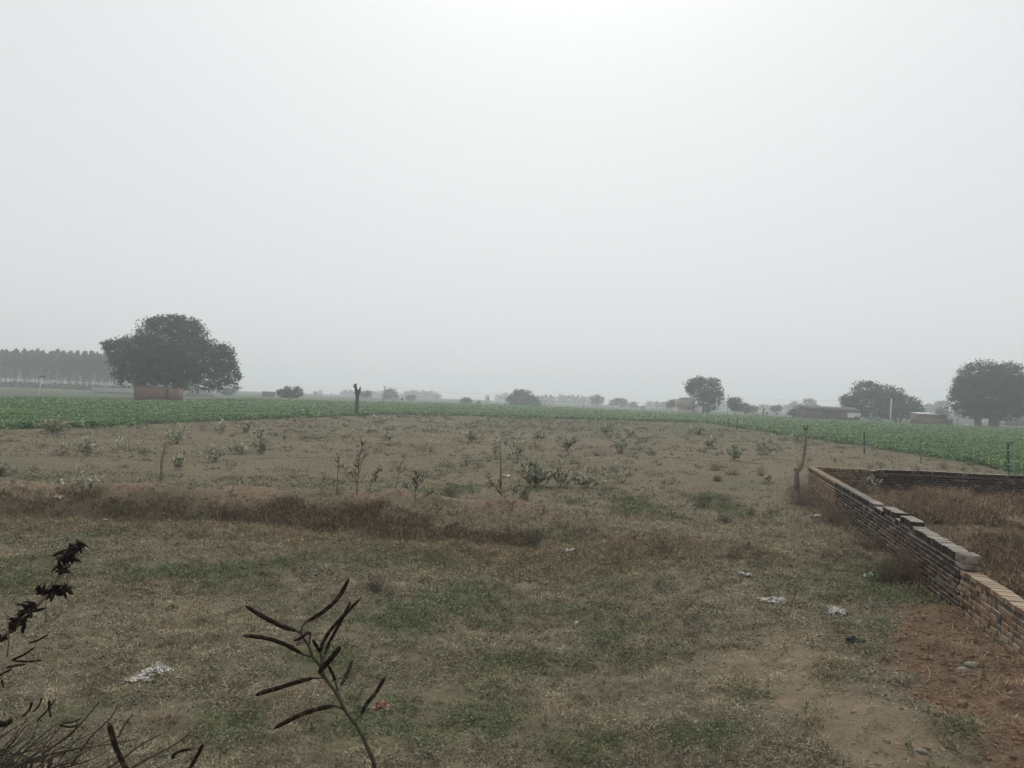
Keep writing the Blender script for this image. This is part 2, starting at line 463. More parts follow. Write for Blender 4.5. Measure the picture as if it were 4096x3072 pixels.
BM_ = {
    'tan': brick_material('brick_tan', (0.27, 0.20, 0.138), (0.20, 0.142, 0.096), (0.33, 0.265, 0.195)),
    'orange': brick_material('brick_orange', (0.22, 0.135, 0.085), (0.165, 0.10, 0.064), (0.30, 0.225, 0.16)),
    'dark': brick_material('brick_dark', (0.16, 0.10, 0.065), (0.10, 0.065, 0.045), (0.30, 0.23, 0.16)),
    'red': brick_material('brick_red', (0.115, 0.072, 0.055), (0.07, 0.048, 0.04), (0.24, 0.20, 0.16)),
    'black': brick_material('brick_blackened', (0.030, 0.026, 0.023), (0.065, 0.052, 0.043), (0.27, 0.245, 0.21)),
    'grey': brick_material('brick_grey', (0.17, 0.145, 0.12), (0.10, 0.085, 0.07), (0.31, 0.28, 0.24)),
}
M['mortar'] = mat('mortar', (0.115, 0.092, 0.068), noise=(20, (0.04, 0.033, 0.027), 0.4, 0.65), bump=(50, 0.8, 0.02))
M['plaster'] = mat('old_plaster', (0.25, 0.215, 0.175), noise=(7, (0.13, 0.11, 0.09), 0.45, 0.6), bump=(25, 1.0, 0.03))

def unit_brick(name, sx, sy, sz, m, k):
    bm = bmesh.new(); bmesh.ops.create_cube(bm, size=1.0)
    bmesh.ops.scale(bm, vec=(sx, sy, sz), verts=bm.verts)
    rr = random.Random(k)
    for v in bm.verts:
        v.co += Vector([(rr.random() - 0.5) * 0.010 for _ in range(3)])
    bmesh.ops.bevel(bm, geom=bm.edges[:], offset=0.006, segments=1, affect='EDGES')
    me = bpy.data.meshes.new(name); bm.to_mesh(me); bm.free(); me.materials.append(m)
    return me

UNIT = {}
def unit(shape, key):
    k = (shape, key, random.randint(0, 1))
    if k not in UNIT:
        dims = {'stretcher': (0.218, 0.106, 0.070), 'header': (0.104, 0.218, 0.070), 'rowlock': (0.068, 0.226, 0.108), 'flat': (0.109, 0.232, 0.072)}[shape]
        UNIT[k] = unit_brick('brick', *dims, BM_[key], k[2] + 7 * len(UNIT)), dims
    return UNIT[k]

def brick_wall(label, P0, dirv, L, top_fn, key_fn, cap, bond, limit=290, group=None, skip=0.02, z_lo=-0.16):
    """wall along dirv from P0; local y runs to the right-hand side; top_fn(s)->height, key_fn(s,z,h)->material"""
    rz = math.atan2(dirv[1], dirv[0])
    t = thing('brick_wall', label, 'wall', P0, group, rz); t['kind'] = 'thing'
    Mw = Matrix.Translation(Vector(P0)) @ Matrix.Rotation(rz, 4, 'Z')
    bricks = []      # (shape, key, x, y, z, rot)
    thick = 0.225
    side = -1        # right-hand side of the run direction
    caph = {'rowlock': 0.112, 'flat': 0.076}[cap]
    nc = int((max(top_fn(s) for s in np.linspace(0, L, 60)) - z_lo) / 0.08) + 2
    for c in range(nc):
        z = z_lo + 0.08 * c + 0.04
        x = -0.10 * (c % 2) - random.random() * 0.03; k = c % 2
        while x < L:
            hdr = (k % 2 == 0) if bond == 'flemish' else (c % 4 == 3)
            wdt = (0.108 if hdr else 0.225) + random.uniform(-0.004, 0.006)
            xm = x + wdt / 2 + 0.006
            x += wdt + 0.011; k += 1
            if xm > L or xm < 0.02: continue
            if z + 0.035 > top_fn(xm) - caph: continue
            if random.random() < skip: continue
            kk = key_fn(xm, z, top_fn(xm))
            if hdr:
                bricks.append(('header', kk, xm, side * thick / 2 + random.uniform(-0.008, 0.008), z))
            else:
                bricks.append(('stretcher', kk, xm, side * 0.053 + random.uniform(-0.008, 0.008), z))
                bricks.append(('stretcher', kk, xm, side * (thick - 0.053), z))
    x = 0.0; wd = 0.077 if cap == 'rowlock' else 0.118
    while x < L - wd:
        h = top_fn(x + wd / 2)
        kk = key_fn(x + wd / 2, h, h)
        bricks.append((cap, kk, x + wd / 2, side * thick / 2 + random.uniform(-0.011, 0.011), h - caph / 2 + random.uniform(-0.004, 0.004)))
        x += wd + random.uniform(0, 0.004)
    # the ones that show largest become parts of their own, the rest one mass
    dist = []
    for b in bricks:
        p = Mw @ Vector(b[2:5]); q = (p - Vector(CO))
        vis = 0 if (b[3] * side < 0.09 or b[0] in ('rowlock', 'flat')) else 6
        dist.append(q.length + vis)
    order = np.argsort(dist)
    rest = {}
    for r_, i in enumerate(order):
        sh, kk, bx_, by_, bz_ = bricks[i]
        rot = (random.gauss(0, 0.012), random.gauss(0, 0.012), random.gauss(0, 0.02))
        if r_ < limit:
            me, _ = unit(sh, kk)
            o = bpy.data.objects.new('brick', me); COL.objects.link(o); o.parent = t
            o.location = (bx_, by_, bz_); o.rotation_euler = rot
        else:
            _, d = unit(sh, kk)
            rest.setdefault(kk, MB())
            rest[kk].box(bx_ - d[0] / 2, bx_ + d[0] / 2, by_ - d[1] / 2, by_ + d[1] / 2, bz_ - d[2] / 2, bz_ + d[2] / 2)
    if rest:
        keys = list(rest); V = []; Fs = []; mi = []; n = 0
        for i, kk in enumerate(keys):
            v = np.concatenate(rest[kk].V); f = np.concatenate(rest[kk].F[4]); V.append(v); Fs.append(f + n); n += len(v); mi += [i] * len(f)
        o = bpy.data.objects.new('brickwork', new_mesh('brickwork', np.concatenate(V), [np.concatenate(Fs)], [BM_[k] for k in keys], mat_idx=mi))
        COL.objects.link(o); o.parent = t; o['kind'] = 'stuff'
    core = MB(); xs = np.arange(0.02, L - 0.02, 0.15)
    for xx in xs:
        h = min(top_fn(xx + 0.01), top_fn(min(xx + 0.14, L))) - caph * 0.75
        core.box(xx, min(xx + 0.15, L - 0.02), side * 0.018, side * (thick - 0.018), z_lo - 0.25, h)
    core.build('mortar', M['mortar'], t)
    return t

random.seed(5)
WA = gp(3831, 2432)                       # foot of the joint between the old and the newer run
TOP_OLD, TOP_NEW = 0.80, 0.56
d_ = ray(3232, 1866); tt_ = (TOP_OLD - CAM_Z) / d_[2]; WC = CO + d_ * tt_
WD = np.array([WC[0] - WA[0], WC[1] - WA[1]]); LOLD = float(np.hypot(*WD)); WD /= LOLD
WN = np.array([WD[1], -WD[0]])            # to the right of the run, into the yard
def wall_s(u, v):
    """distance along the left face where the pixel's ray crosses the wall's plane"""
    d = ray(u, v); n = np.array([WN[0], WN[1], 0.0])
    t = np.dot(np.array([WA[0], WA[1], 0]) - CO, n) / np.dot(d, n)
    p = CO + d * t
    return float(np.dot(p[:2] - WA[:2], WD)), float(p[2])
zA = float(WA[2])
S1, _ = wall_s(3643, 2112); S2, _ = wall_s(3602, 2078); S3, _ = wall_s(3580, 2075); S4, _ = wall_s(3532, 2036); S5, _ = wall_s(3498, 2024)
STAN, _ = wall_s(3340, 1935)
def top_old(s):
    h = TOP_OLD - zA
    if s < S1: h -= 0.02 + 0.01 * math.sin(s * 9)
    elif s < S2: h += 0.07
    elif s < S3: h -= 0.04
    elif s < S4: h += 0.06
    elif s < S5: h -= 0.05
    return h
def key_old(s, z, h):
    q = random.random()
    if s > STAN: return 'tan' if q < 0.6 else ('orange' if q < 0.85 else 'dark')
    if h - z < 0.34: return 'black' if q < 0.86 else 'grey'
    return 'red' if q < 0.45 else ('black' if q < 0.85 else ('dark' if q < 0.93 else 'grey'))
old_wall = brick_wall('old soot-blackened brick wall running back from the newer bricks to the yard corner', (WA[0], WA[1], zA), WD, LOLD, top_old, key_old, 'rowlock', 'english')
# plastered stub that ends the old run over the newer bricks
blk = MB()
for i, (z0, z1, g) in enumerate(((0.575, 0.67, 0.004), (0.665, 0.80, 0.012))):
    blk.box(-0.20 - 0.01 * i, 0.14, -0.235 - g, 0.006 + g, z0 - zA, z1 - zA)
o = blk.build('plaster_stub', M['plaster'], old_wall)
bv = o.modifiers.new('soft', 'BEVEL'); bv.width = 0.03; bv.segments = 3

P_new = WA[:2] - WD * 4.6
zN = -0.06
def top_new(s): return TOP_NEW - zN + 0.012 * math.sin(s * 2.1) - 0.02 * (s < 2.0)
def key_new(s, z, h):
    q = random.random()
    return 'tan' if q < 0.60 else ('orange' if q < 0.82 else ('dark' if q < 0.95 else 'grey'))
new_wall = brick_wall('newer low wall of rough tan bricks laid without plaster beside red soil', (P_new[0], P_new[1], zN), WD, 4.585, top_new, key_new, 'flat', 'flemish', skip=0.05)

d_ = ray(4096, 1902); tt_ = (TOP_OLD - CAM_Z) / d_[2]; WE = CO + d_ * tt_
BD = np.array([WE[0] - WC[0], WE[1] - WC[1]]); BD /= np.hypot(*BD)
LB = 11.0
P_back = WC[:2] + BD * 0.24 + np.array([BD[1], -BD[0]]) * -0.2
def top_back(s): return TOP_OLD - 0.012 * math.sin(s * 1.3) - (0.05 if 1.9 < s < 2.1 else 0)
def key_back(s, z, h):
    q = random.random()
    if s < 1.95: return 'tan' if q < 0.5 else ('orange' if q < 0.8 else 'dark')
    if h - z < 0.4: return 'black' if q < 0.9 else 'grey'
    return 'black' if q < 0.6 else ('red' if q < 0.85 else 'grey')
back_wall = brick_wall('low dark brick wall closing the yard, dry weeds before it and the crop behind', (P_back[0], P_back[1], 0.0), BD, LB, top_back, key_back, 'rowlock', 'english')
# ------------------------------------------------------------------ trees
def gdepth(u, v):
    d = ray(u, v); return d[1] * (-CAM_Z / d[2])

def crown_mesh(lobes, D, n, leaf, col, clump=14, shell=0.5, flat=1.0):
    """lobes: (centre xyz, radii xyz, density); leaf: size in metres. Leaves sit in separate sprays so that sky shows between them"""
    mb = MB()
    area = np.array([l[1][0] * l[1][2] * l[2] for l in lobes]); share = area / area.sum()
    for (c, r, dn), sh in zip(lobes, share):
        nl = n * sh
        cr = np.clip(0.20 * min(r[0], r[2]), 1.6 * leaf, 6 * leaf)
        nc = max(5, int(nl / max(12, clump * (cr / (2.2 * leaf)) ** 2)))
        d = sphere_dirs(nc)
        rad = (shell + (1 - shell) * rng.random(nc)) ** 0.7
        cc = np.array(c) + d * rad[:, None] * np.array(r)
        k = np.maximum(4, (nl / nc * (0.5 + rng.random(nc)))).astype(int)
        ci = np.repeat(np.arange(nc), k); m = len(ci)
        q = sphere_dirs(m) * rng.random((m, 1)) ** 0.5
        P = cc[ci] + q * (cr * (0.6 + 0.8 * rng.random(nc)))[ci][:, None] * np.array([1.15, 1.15, 0.7])
        A = sphere_dirs(m) * leaf * (0.5 + 0.8 * rng.random((m, 1)))
        A[:, 2] = A[:, 2] * 0.7 - leaf * 0.1
        Wv = np.cross(A, sphere_dirs(m)); Wv /= np.linalg.norm(Wv, axis=1)[:, None] + 1e-9
        Wv *= leaf * (0.26 + 0.24 * rng.random((m, 1)))
        cv = jcol(col, nc, 0.6, 0.06)[ci] * (0.75 + 0.5 * rng.random((m, 1)))
        mb.leaves(P, A, Wv, cv)
        # single twigs of leaves that break the outline
        e = max(6, int(m * 0.05)); d = sphere_dirs(e)
        P = np.array(c) + d * np.array(r) * (1.0 + 0.16 * rng.random((e, 1)))
        mb.leaves(P, sphere_dirs(e) * leaf, sphere_dirs(e) * leaf * 0.35, jcol(col, e, 0.3))
    return mb

def limb(a, b, bow=0.12, n=5):
    t = np.linspace(0, 1, n)[:, None]
    P = np.array(a) * (1 - t) + np.array(b) * t
    P[1:-1] += rng.normal(size=(n - 2, 3)) * np.linalg.norm(np.array(b) - np.array(a)) * bow * 0.5
    return P

def tree(name, label, base, lobes, col, dens=6.0, trunks=None, D=None, leaf_px=1.7, group=None, clump=14, shell=0.45, limbs=7, cat='tree'):
    """base (u,v) pixel of the foot; lobes: pixel ellipses (u,v,ru,rv[,depth offset m]); trunks: pixel polylines ((u,v)...,width px)"""
    D = D or gdepth(*base)
    B = at_depth(base[0], base[1], D); B[2] = 0.0
    s = D / F
    t = thing(name, label, cat, B, group)
    L = []; px_area = 0
    for l in lobes:
        c = at_depth(l[0], l[1], D) - B
        if len(l) > 4: c[1] += l[4]
        L.append((c, (l[2] * s, 0.85 * l[2] * s, l[3] * s), l[5] if len(l) > 5 else 1.0)); px_area += l[2] * l[3] * math.pi / 16
    leaf = leaf_px * 4 * s
    n = int(dens * px_area / (0.42 * leaf_px ** 2))
    crown_mesh(L, D, n, leaf, col, clump, shell).build('crown', M['leaf'], t)
    tb = MB(); tops = []
    for tr in (trunks or [((base[0], base[1]), (lobes[0][0], lobes[0][1]), 10)]):
        pts = [at_depth(p[0], p[1], D) - B for p in tr[:-1]]
        pts[0][2] = min(pts[0][2], 0) - 0.1
        if len(pts) == 2:
            pts = list(limb(pts[0], pts[1], 0.05, 5))
        w = tr[-1] * s / 2
        tb.tube(pts, np.linspace(w * 1.15, w * 0.6, len(pts)), 8, jitter=0.15); tops.append((pts[-1], pts[len(pts) // 2], w))
    for k in range(limbs):
        p1, p0, w = tops[k % len(tops)]
        c, r, _ = L[rng.integers(len(L))]
        e = np.array(c) + sphere_dirs(1)[0] * np.array(r) * 0.6
        tb.tube(limb(p1 if rng.random() < 0.6 else p0 * 0.4 + p1 * 0.6, e), np.linspace(w * 0.5, w * 0.1, 5), 5)
    tb.build('trunk', M['bark'], t)
    return t

GT = (0.036, 0.074, 0.042)      # dark broad leaves
GM = (0.044, 0.078, 0.046)
tree('banyan_tree', 'huge spreading tree with a broad dark dome, beside the red brick shed', (722, 1606),
     [(690, 1425, 190, 110), (565, 1430, 120, 92), (825, 1450, 110, 92), (690, 1335, 135, 72), (480, 1400, 58, 48), (600, 1500, 120, 52), (805, 1525, 105, 42, 0, 0.55),
      (895, 1545, 62, 30, 0, 0.5), (520, 1510, 70, 40, 0, 0.7), (640, 1300, 55, 34), (755, 1305, 58, 36), (895, 1430, 46, 56), (925, 1495, 36, 48), (440, 1380, 34, 18), (705, 1540, 46, 34, 0, 0.7), (700, 1285, 50, 26), (690, 1470, 110, 60), (640, 1420, 90, 60)],
     GT, dens=5.4, D=153, clump=22, trunks=[((714, 1606), (706, 1565), (702, 1500), 8), ((724, 1606), (722, 1560), (722, 1500), 8), ((704, 1570), (690, 1480), (670, 1400), 14)], limbs=16, leaf_px=2.0, shell=0.55)
tree('shade_tree', 'tall dark tree on two thick trunks at the far side of the crop', (3950, 1708),
     [(3970, 1570, 140, 92), (3930, 1500, 92, 58), (4030, 1505, 85, 56), (4070, 1600, 75, 70), (3865, 1590, 60, 62), (3900, 1640, 82, 36), (4010, 1650, 90, 30), (3845, 1530, 34, 24), (3838, 1565, 30, 22), (4120, 1560, 60, 70), (3960, 1600, 80, 50), (3980, 1540, 80, 50)],
     (0.020, 0.048, 0.030), dens=6.5, clump=20, trunks=[((3917, 1710), (3915, 1680), (3925, 1610), 20), ((3970, 1706), (3968, 1670), (3980, 1600), 24), ((3985, 1706), (3990, 1665), (4010, 1610), 14), ((3905, 1690), (3895, 1650), (3880, 1610), 9)], limbs=12)
tree('dome_tree', 'wide low dome of leaves spreading over the thatched huts', (3590, 1690),
     [(3500, 1620, 125, 62), (3590, 1630, 100, 55), (3470, 1560, 62, 36), (3655, 1640, 40, 32), (3420, 1630, 60, 45), (3540, 1580, 80, 40), (3460, 1530, 16, 9), (3400, 1600, 40, 26)],
     (0.042, 0.080, 0.046), dens=5.5, clump=20, trunks=[((3586, 1690), (3580, 1660), (3560, 1610), 8), ((3600, 1690), (3612, 1660), (3640, 1630), 7), ((3657, 1690), (3654, 1670), (3650, 1640), 9)], limbs=8)
tree('round_tree', 'round leafy tree rising behind the pink brick house', (2818, 1660),
     [(2800, 1555, 58, 44), (2845, 1570, 48, 46), (2830, 1615, 45, 38), (2775, 1545, 34, 30), (2872, 1590, 24, 28), (2795, 1520, 26, 16), (2760, 1560, 22, 18), (2850, 1530, 28, 20)],
     GT, dens=5, clump=18, trunks=[((2813, 1661), (2812, 1640), (2815, 1590), 9), ((2830, 1661), (2833, 1640), (2845, 1590), 7)], limbs=8)
tree('roadside_tree', 'small dense tree right of the white cross-arm pole', (2940, 1662), [(2940, 1612, 29, 24), (2945, 1630, 24, 16), (2930, 1620, 18, 20)], GT, dens=8, trunks=[((2939, 1662), (2940, 1635), 5)], leaf_px=1.4)
tree('roadside_tree', 'smaller lopsided tree next to the small dense one by the cross-arm pole', (2980, 1660), [(2980, 1632, 22, 20), (2992, 1642, 15, 12)], GT, dens=8, trunks=[((2978, 1661), (2979, 1640), 4)], leaf_px=1.4)
tree('roadside_tree', 'lowest straggly tree left of the pruned bare trunk', (3016, 1660), [(3014, 1640, 14, 10), (3026, 1634, 10, 8), (3008, 1628, 8, 8)], GM, dens=6, trunks=[((3012, 1661), (3014, 1645), 3)], leaf_px=1.3)
tree('lone_tree', 'low umbrella-shaped tree alone at the edge of the crop', (1158, 1602), [(1130, 1573, 26, 17), (1150, 1562, 18, 18), (1185, 1572, 26, 18), (1165, 1580, 30, 12), (1190, 1556, 12, 10)], GM, dens=7, trunks=[((1157, 1602), (1160, 1585), 5)], leaf_px=1.4, D=215)
tree('hazy_tree', 'hazy round tree with a forked stem right of the tall stump', (1465, 1612), [(1462, 1580, 20, 16), (1474, 1572, 13, 12), (1450, 1576, 11, 10)], GM, dens=6, trunks=[((1465, 1614), (1463, 1600), (1455, 1585), 3), ((1464, 1602), (1472, 1585), 2)], leaf_px=1.3, D=360)
tree('hazy_tree', 'hazy square-crowned tree behind the wire pole near the stump', (1560, 1613), [(1562, 1580, 28, 28), (1575, 1590, 20, 22), (1548, 1590, 17, 18)], GM, dens=8, leaf_px=1.3, D=420)
tree('hazy_tree', 'small hazy umbrella tree right of the roadside transformer', (1644, 1616), [(1644, 1592, 17, 12)], GM, dens=9, trunks=[((1641, 1616), (1642, 1600), 6)], leaf_px=1.2, D=380)
tree('hazy_tree', 'dark round hazy bush-like tree in the middle distance', (1864, 1621), [(1864, 1605, 21, 14), (1868, 1598, 14, 9)], GM, dens=8, leaf_px=1.2, D=340)
tree('hazy_tree', 'tiny hazy tree just right of the dark round bush-like tree', (1915, 1622), [(1914, 1611, 8, 7)], GM, dens=8, leaf_px=1.1, D=350)
tree('hazy_tree', 'large hazy humped tree in the middle of the skyline', (2100, 1628),
     [(2090, 1595, 44, 38), (2125, 1606, 34, 22), (2048, 1600, 22, 24), (2075, 1572, 22, 14), (2145, 1615, 18, 13)], GM, dens=9, leaf_px=1.4, D=330)
tree('hazy_tree', 'tall loose hazy tree right of the middle wire pole', (2390, 1632), [(2385, 1592, 22, 15), (2400, 1600, 17, 16), (2378, 1612, 15, 9)], GM, dens=5, leaf_px=1.2, D=480)
tree('hazy_tree', 'low wide hazy tree over a pale hut left of the pink house', (2470, 1632), [(2455, 1612, 20, 13), (2485, 1610, 25, 17), (2475, 1602, 15, 9)], GM, dens=9, leaf_px=1.2, D=480)
tree('hazy_tree', 'flat hazy tree touching the low wide one', (2535, 1634), [(2532, 1619, 20, 11)], GM, dens=9, leaf_px=1.2, D=500)
tree('hazy_tree', 'fan-shaped hazy tree just left of the pink house', (2688, 1648), [(2690, 1612, 22, 15), (2678, 1622, 14, 10), (2700, 1620, 12, 10)], GM, dens=6, trunks=[((2686, 1648), (2688, 1625), 3)], leaf_px=1.2, D=300)
tree('hazy_tree', 'very small hazy tree left of the cross-topped pole', (2571, 1640), [(2571, 1630, 7, 6)], GM, dens=7, leaf_px=1.1, D=380)
tree('hazy_tree', 'pale round tree showing above the thatched huts', (3236, 1660), [(3237, 1612, 25, 17), (3245, 1622, 20, 14)], GM, dens=9, leaf_px=1.3, D=520)
tree('hazy_tree', 'pale tree with a flat top left of the thatched huts', (3180, 1655), [(3178, 1612, 14, 5), (3176, 1630, 20, 18)], GM, dens=8, leaf_px=1.3, D=600)
tree('hazy_tree', 'small dark two-part tree between pruned trunk and huts', (3112, 1655), [(3095, 1636, 15, 12), (3114, 1634, 12, 13)], GM, dens=8, leaf_px=1.2, D=330)
tree('leafy_bush', 'dark leafy bush beside the left end of the thatched huts', (3175, 1664), [(3172, 1651, 20, 11), (3180, 1644, 12, 7)], GT, dens=8, leaf_px=1.3, D=215, cat='bush')
tree('hazy_tree', 'pale dome tree behind the street lamp and low brick house', (3770, 1690), [(3772, 1632, 36, 30), (3790, 1645, 20, 26)], GM, dens=9, leaf_px=1.4, D=480)
tree('hazy_tree', 'small darker tree in front of the pale dome tree', (3768, 1690), [(3768, 1648, 22, 16)], GM, dens=8, leaf_px=1.3, D=300)
tree('hazy_tree', 'faint hazy tree at the right end of the wide dome tree', (3715, 1690), [(3716, 1635, 24, 18)], GM, dens=9, leaf_px=1.3, D=560)
tree('hazy_tree', 'small tree with leaning stem past the right side of the huge tree', (915, 1596), [(912, 1567, 24, 15)], GM, dens=8, trunks=[((918, 1597), (912, 1575), 5)], leaf_px=1.3, D=300)

# plantation of slim straight trees in the haze at the left
def euc_mesh(h, w_, k):
    n = 1200
    tt = rng.random(n) ** 0.8
    z = h * (0.22 + 0.78 * tt)
    prof = np.interp(tt, [0, 0.25, 0.6, 0.85, 1.0], [0.55, 0.75, 1.0, 0.7, 0.1]) * w_ / 2
    sp = np.interp(tt, [0, 0.35, 0.6, 1], [0.55, 0.75, 1.0, 1.0])
    keep = rng.random(n) < sp
    a = rng.random(n) * 2 * math.pi; r = prof * np.sqrt(rng.random(n))
    C = np.stack([r * np.cos(a), r * np.sin(a), z], 1)[keep]
    m = len(C)
    A = rng.normal(size=(m, 3)) * np.array([0.5, 0.5, 0.5]); A[:, 2] += 0.3
    A *= 0.62
    W = sphere_dirs(m) * 0.30
    mb = MB(); mb.leaves(C, A, W, jcol((0.048, 0.062, 0.040), m, 0.25))
    tb = MB(); tb.tube([(0, 0, -0.2), (0.1, 0, h * 0.4), (0.05, 0.05, h * 0.95)], [0.16, 0.11, 0.03], 6)
    return mb.mesh('crown', M['leaf']), tb.mesh('trunk', M['bark'])
EUC = [euc_mesh(16.5, 4.4, k) for k in range(4)]
words = ['first', 'second', 'third', 'fourth', 'fifth', 'sixth', 'seventh', 'eighth', 'ninth', 'tenth', 'eleventh', 'twelfth', 'thirteenth', 'fourteenth']
tops_u = [18, 56, 100, 140, 163, 195, 222, 248, 278, 310, 334, 358, 392, 430]
def euc(u, D, label, group, hs):
    B = at_depth(u, 1560, D)
    t = thing('eucalyptus_tree', label, 'tree', (B[0], B[1], 0), group, rng.random() * 6)
    c, k = EUC[rng.integers(4)]
    for nm, me in (('crown', c), ('trunk', k)):
        o = bpy.data.objects.new(nm, me); COL.objects.link(o); o.parent = t
    f = hs * (0.94 + 0.12 * rng.random()); t.scale = (0.85 + 0.4 * rng.random(), 1.0, f * (0.93 + 0.12 * rng.random()))
for i, u in enumerate(tops_u):
    euc(u, 325 + rng.normal() * 1.5, f'slim eucalyptus, {words[i]} from the edge of the picture in the front plantation row', 'eucalyptus plantation', 0.97)
for row in range(2):
    for u in np.arange(-30, 500, 30):
        euc(u + rng.normal() * 6, 337 + 12 * row, 'slim eucalyptus in the back rows of the hazy plantation', 'eucalyptus plantation back rows', 0.96)

# far wood that reads as one mass in the haze
far = MB()
for u in np.arange(-200, 4300, 34):
    h = 34 * (0.45 + 0.75 * fbm(np.array([u]), np.array([3.0]), 160, 3, 77)[0]) * (0.75 if 2400 < u < 2700 else 1)
    if 640 < u < 760: h *= 0.5
    D = 680 + 200 * rng.random(); s = D / F
    if fbm(np.array([u]), np.array([9.0]), 110, 2, 78)[0] < 0.47: continue
    vb = 1595 + 0.037 * (u - 2048) + 12
    c = at_depth(u + rng.normal() * 8, vb - h * 0.45, D)
    rx = (22 + 22 * rng.random()) * s; rzz = h * 0.55 * s
    m = 150
    P = c + sphere_dirs(m) * (0.5 + 0.5 * rng.random((m, 1))) * np.array([rx, rx * 0.7, rzz])
    P[:, 2] = np.maximum(P[:, 2], 0.4)
    far.leaves(P, sphere_dirs(m) * 2.6, sphere_dirs(m) * 1.5, jcol(GM, m, 0.2))
o = far.build('far_wood', M['leaf']); tag(o, 'far-off belt of trees fading into the haze along the horizon', 'wood', kind='stuff')

# ------------------------------------------------------------------ pollarded stump in the plot
Ds = gdepth(1426, 1662)
def P_(zx, zy, D=Ds): return at_depth(1380 + zx / 9.76, 1510 + zy / 9.76, D)
B = P_(440, 1480); B[2] = 0
st = thing('tree_stump', 'tall bare stump with sawn forked top standing at the crop edge', 'stump', B)
s = Ds / F / 9.76
tr = MB()
pts = [P_(432, 1500) - B, P_(450, 1250) - B, P_(468, 1000) - B, P_(480, 800) - B, P_(492, 640) - B, P_(490, 540) - B]
pts[0][2] = -0.15
tr.tube(pts, np.array([105, 82, 70, 72, 84, 98]) * s, 12, jitter=0.22)
tr.build('trunk', M['bark'], st, smooth=True)
for nm, ps, rs in (('sawn_limb', [(450, 580), (425, 430), (405, 330), (402, 245)], [72, 52, 52, 64]), ('sawn_limb', [(530, 570), (560, 500), (590, 440), (600, 400)], [60, 46, 40, 34]),
                   ('stub', [(400, 430), (355, 370), (318, 325)], [28, 20, 16]), ('stub', [(430, 660), (400, 610), (376, 568)], [30, 18, 12]), ('stub', [(555, 610), (595, 570), (628, 548)], [30, 20, 15]), ('stub', [(592, 420), (595, 380), (597, 345)], [16, 9, 9])):
    q = MB(); q.tube([P_(*p) - B for p in ps], np.array(rs) * s, 9, jitter=0.2); q.build(nm, M['bark'], st)

# pruned bare trunk by the huts
Dp = gdepth(3052, 1664)
B = at_depth(3052, 1664, Dp); B[2] = 0
pt = thing('pruned_trunk', 'bare pruned trunk with one upright limb beyond the crop near the huts', 'trunk', B)
q = MB(); q.tube([at_depth(u, v, Dp) - B for u, v in ((3051, 1664), (3052, 1650), (3056, 1641), (3054, 1630), (3049, 1619))], np.array([5, 4, 3.6, 2.6, 1.8]) * Dp / F, 7); q.build('trunk', M['bark'], pt)
q = MB(); q.tube([at_depth(u, v, Dp) - B for u, v in ((3055, 1643), (3059, 1636), (3060, 1634))], np.array([3, 2, 1.8]) * Dp / F, 6); q.build('stub', M['bark'], pt)
# ------------------------------------------------------------------ buildings, poles and posts in the distance
M['brickface'] = mat('red_brickwork', (0.19, 0.115, 0.085), noise=(1.3, (0.145, 0.095, 0.075), 0.42, 0.62), bump=(12, 0.6, 0.03))
M['pinkwall'] = mat('pink_wash', (0.56, 0.46, 0.43), noise=(0.8, (0.46, 0.38, 0.36), 0.45, 0.65))
M['barebrick'] = mat('bare_brick_upper', (0.36, 0.31, 0.28), noise=(1.5, (0.29, 0.25, 0.225), 0.45, 0.62))
M['whitewash'] = mat('whitewash', (0.68, 0.69, 0.68), noise=(0.9, (0.50, 0.50, 0.49), 0.5, 0.7))
M['palewall'] = mat('pale_wall', (0.40, 0.39, 0.36), noise=(0.7, (0.30, 0.29, 0.27), 0.45, 0.65))
M['opening'] = mat('dark_opening', (0.03, 0.03, 0.032))
M['frame'] = mat('pale_frame', (0.62, 0.62, 0.60))
M['thatch'] = mat('old_thatch', (0.19, 0.175, 0.155), noise=(4, (0.06, 0.052, 0.045), 0.4, 0.65), bump=(9, 1.0, 0.1))
M['mudwall'] = mat('mud_wall', (0.19, 0.16, 0.14), noise=(2, (0.12, 0.105, 0.095), 0.4, 0.65))
M['sheet'] = mat('pale_sheet', (0.55, 0.56, 0.56), noise=(3, (0.36, 0.36, 0.36), 0.5, 0.65), rough=0.5)
M['concrete'] = mat('concrete_pole', (0.36, 0.36, 0.35), noise=(3, (0.26, 0.26, 0.25), 0.45, 0.65))
M['darkmetal'] = mat('dark_metal', (0.06, 0.065, 0.07), rough=0.6)
M['greenpost'] = mat('mossy_post', (0.045, 0.055, 0.042), noise=(12, (0.09, 0.085, 0.06), 0.5, 0.65), bump=(30, 0.6, 0.02))
M['bamboo'] = mat('weathered_bamboo', (0.17, 0.19, 0.125), noise=(9, (0.10, 0.11, 0.07), 0.5, 0.65))

class Bld:
    """a building whose front spans pixels u0..u1 with its foot on row vb; local x right, y away, z up, in metres"""
    def __init__(s, name, label, cat, u0, u1, vb, D=None, rz=0.0):
        s.D = D or gdepth((u0 + u1) / 2, vb); s.s = s.D / F
        B = at_depth((u0 + u1) / 2, vb, s.D); B[2] = 0
        s.w = (u1 - u0) * s.s; s.u0 = u0; s.uc = (u0 + u1) / 2; s.vb = vb
        s.t = thing(name, label, cat, B, None, rz)
    def x(s, u): return (u - s.uc) * s.s
    def z(s, v, u=None): return (s.vb - v) * s.s
    def part(s, name, m, *boxes, parent=None):
        mb = MB()
        for b in boxes: mb.box(*b)
        return mb.build(name, M[m], parent or s.t)

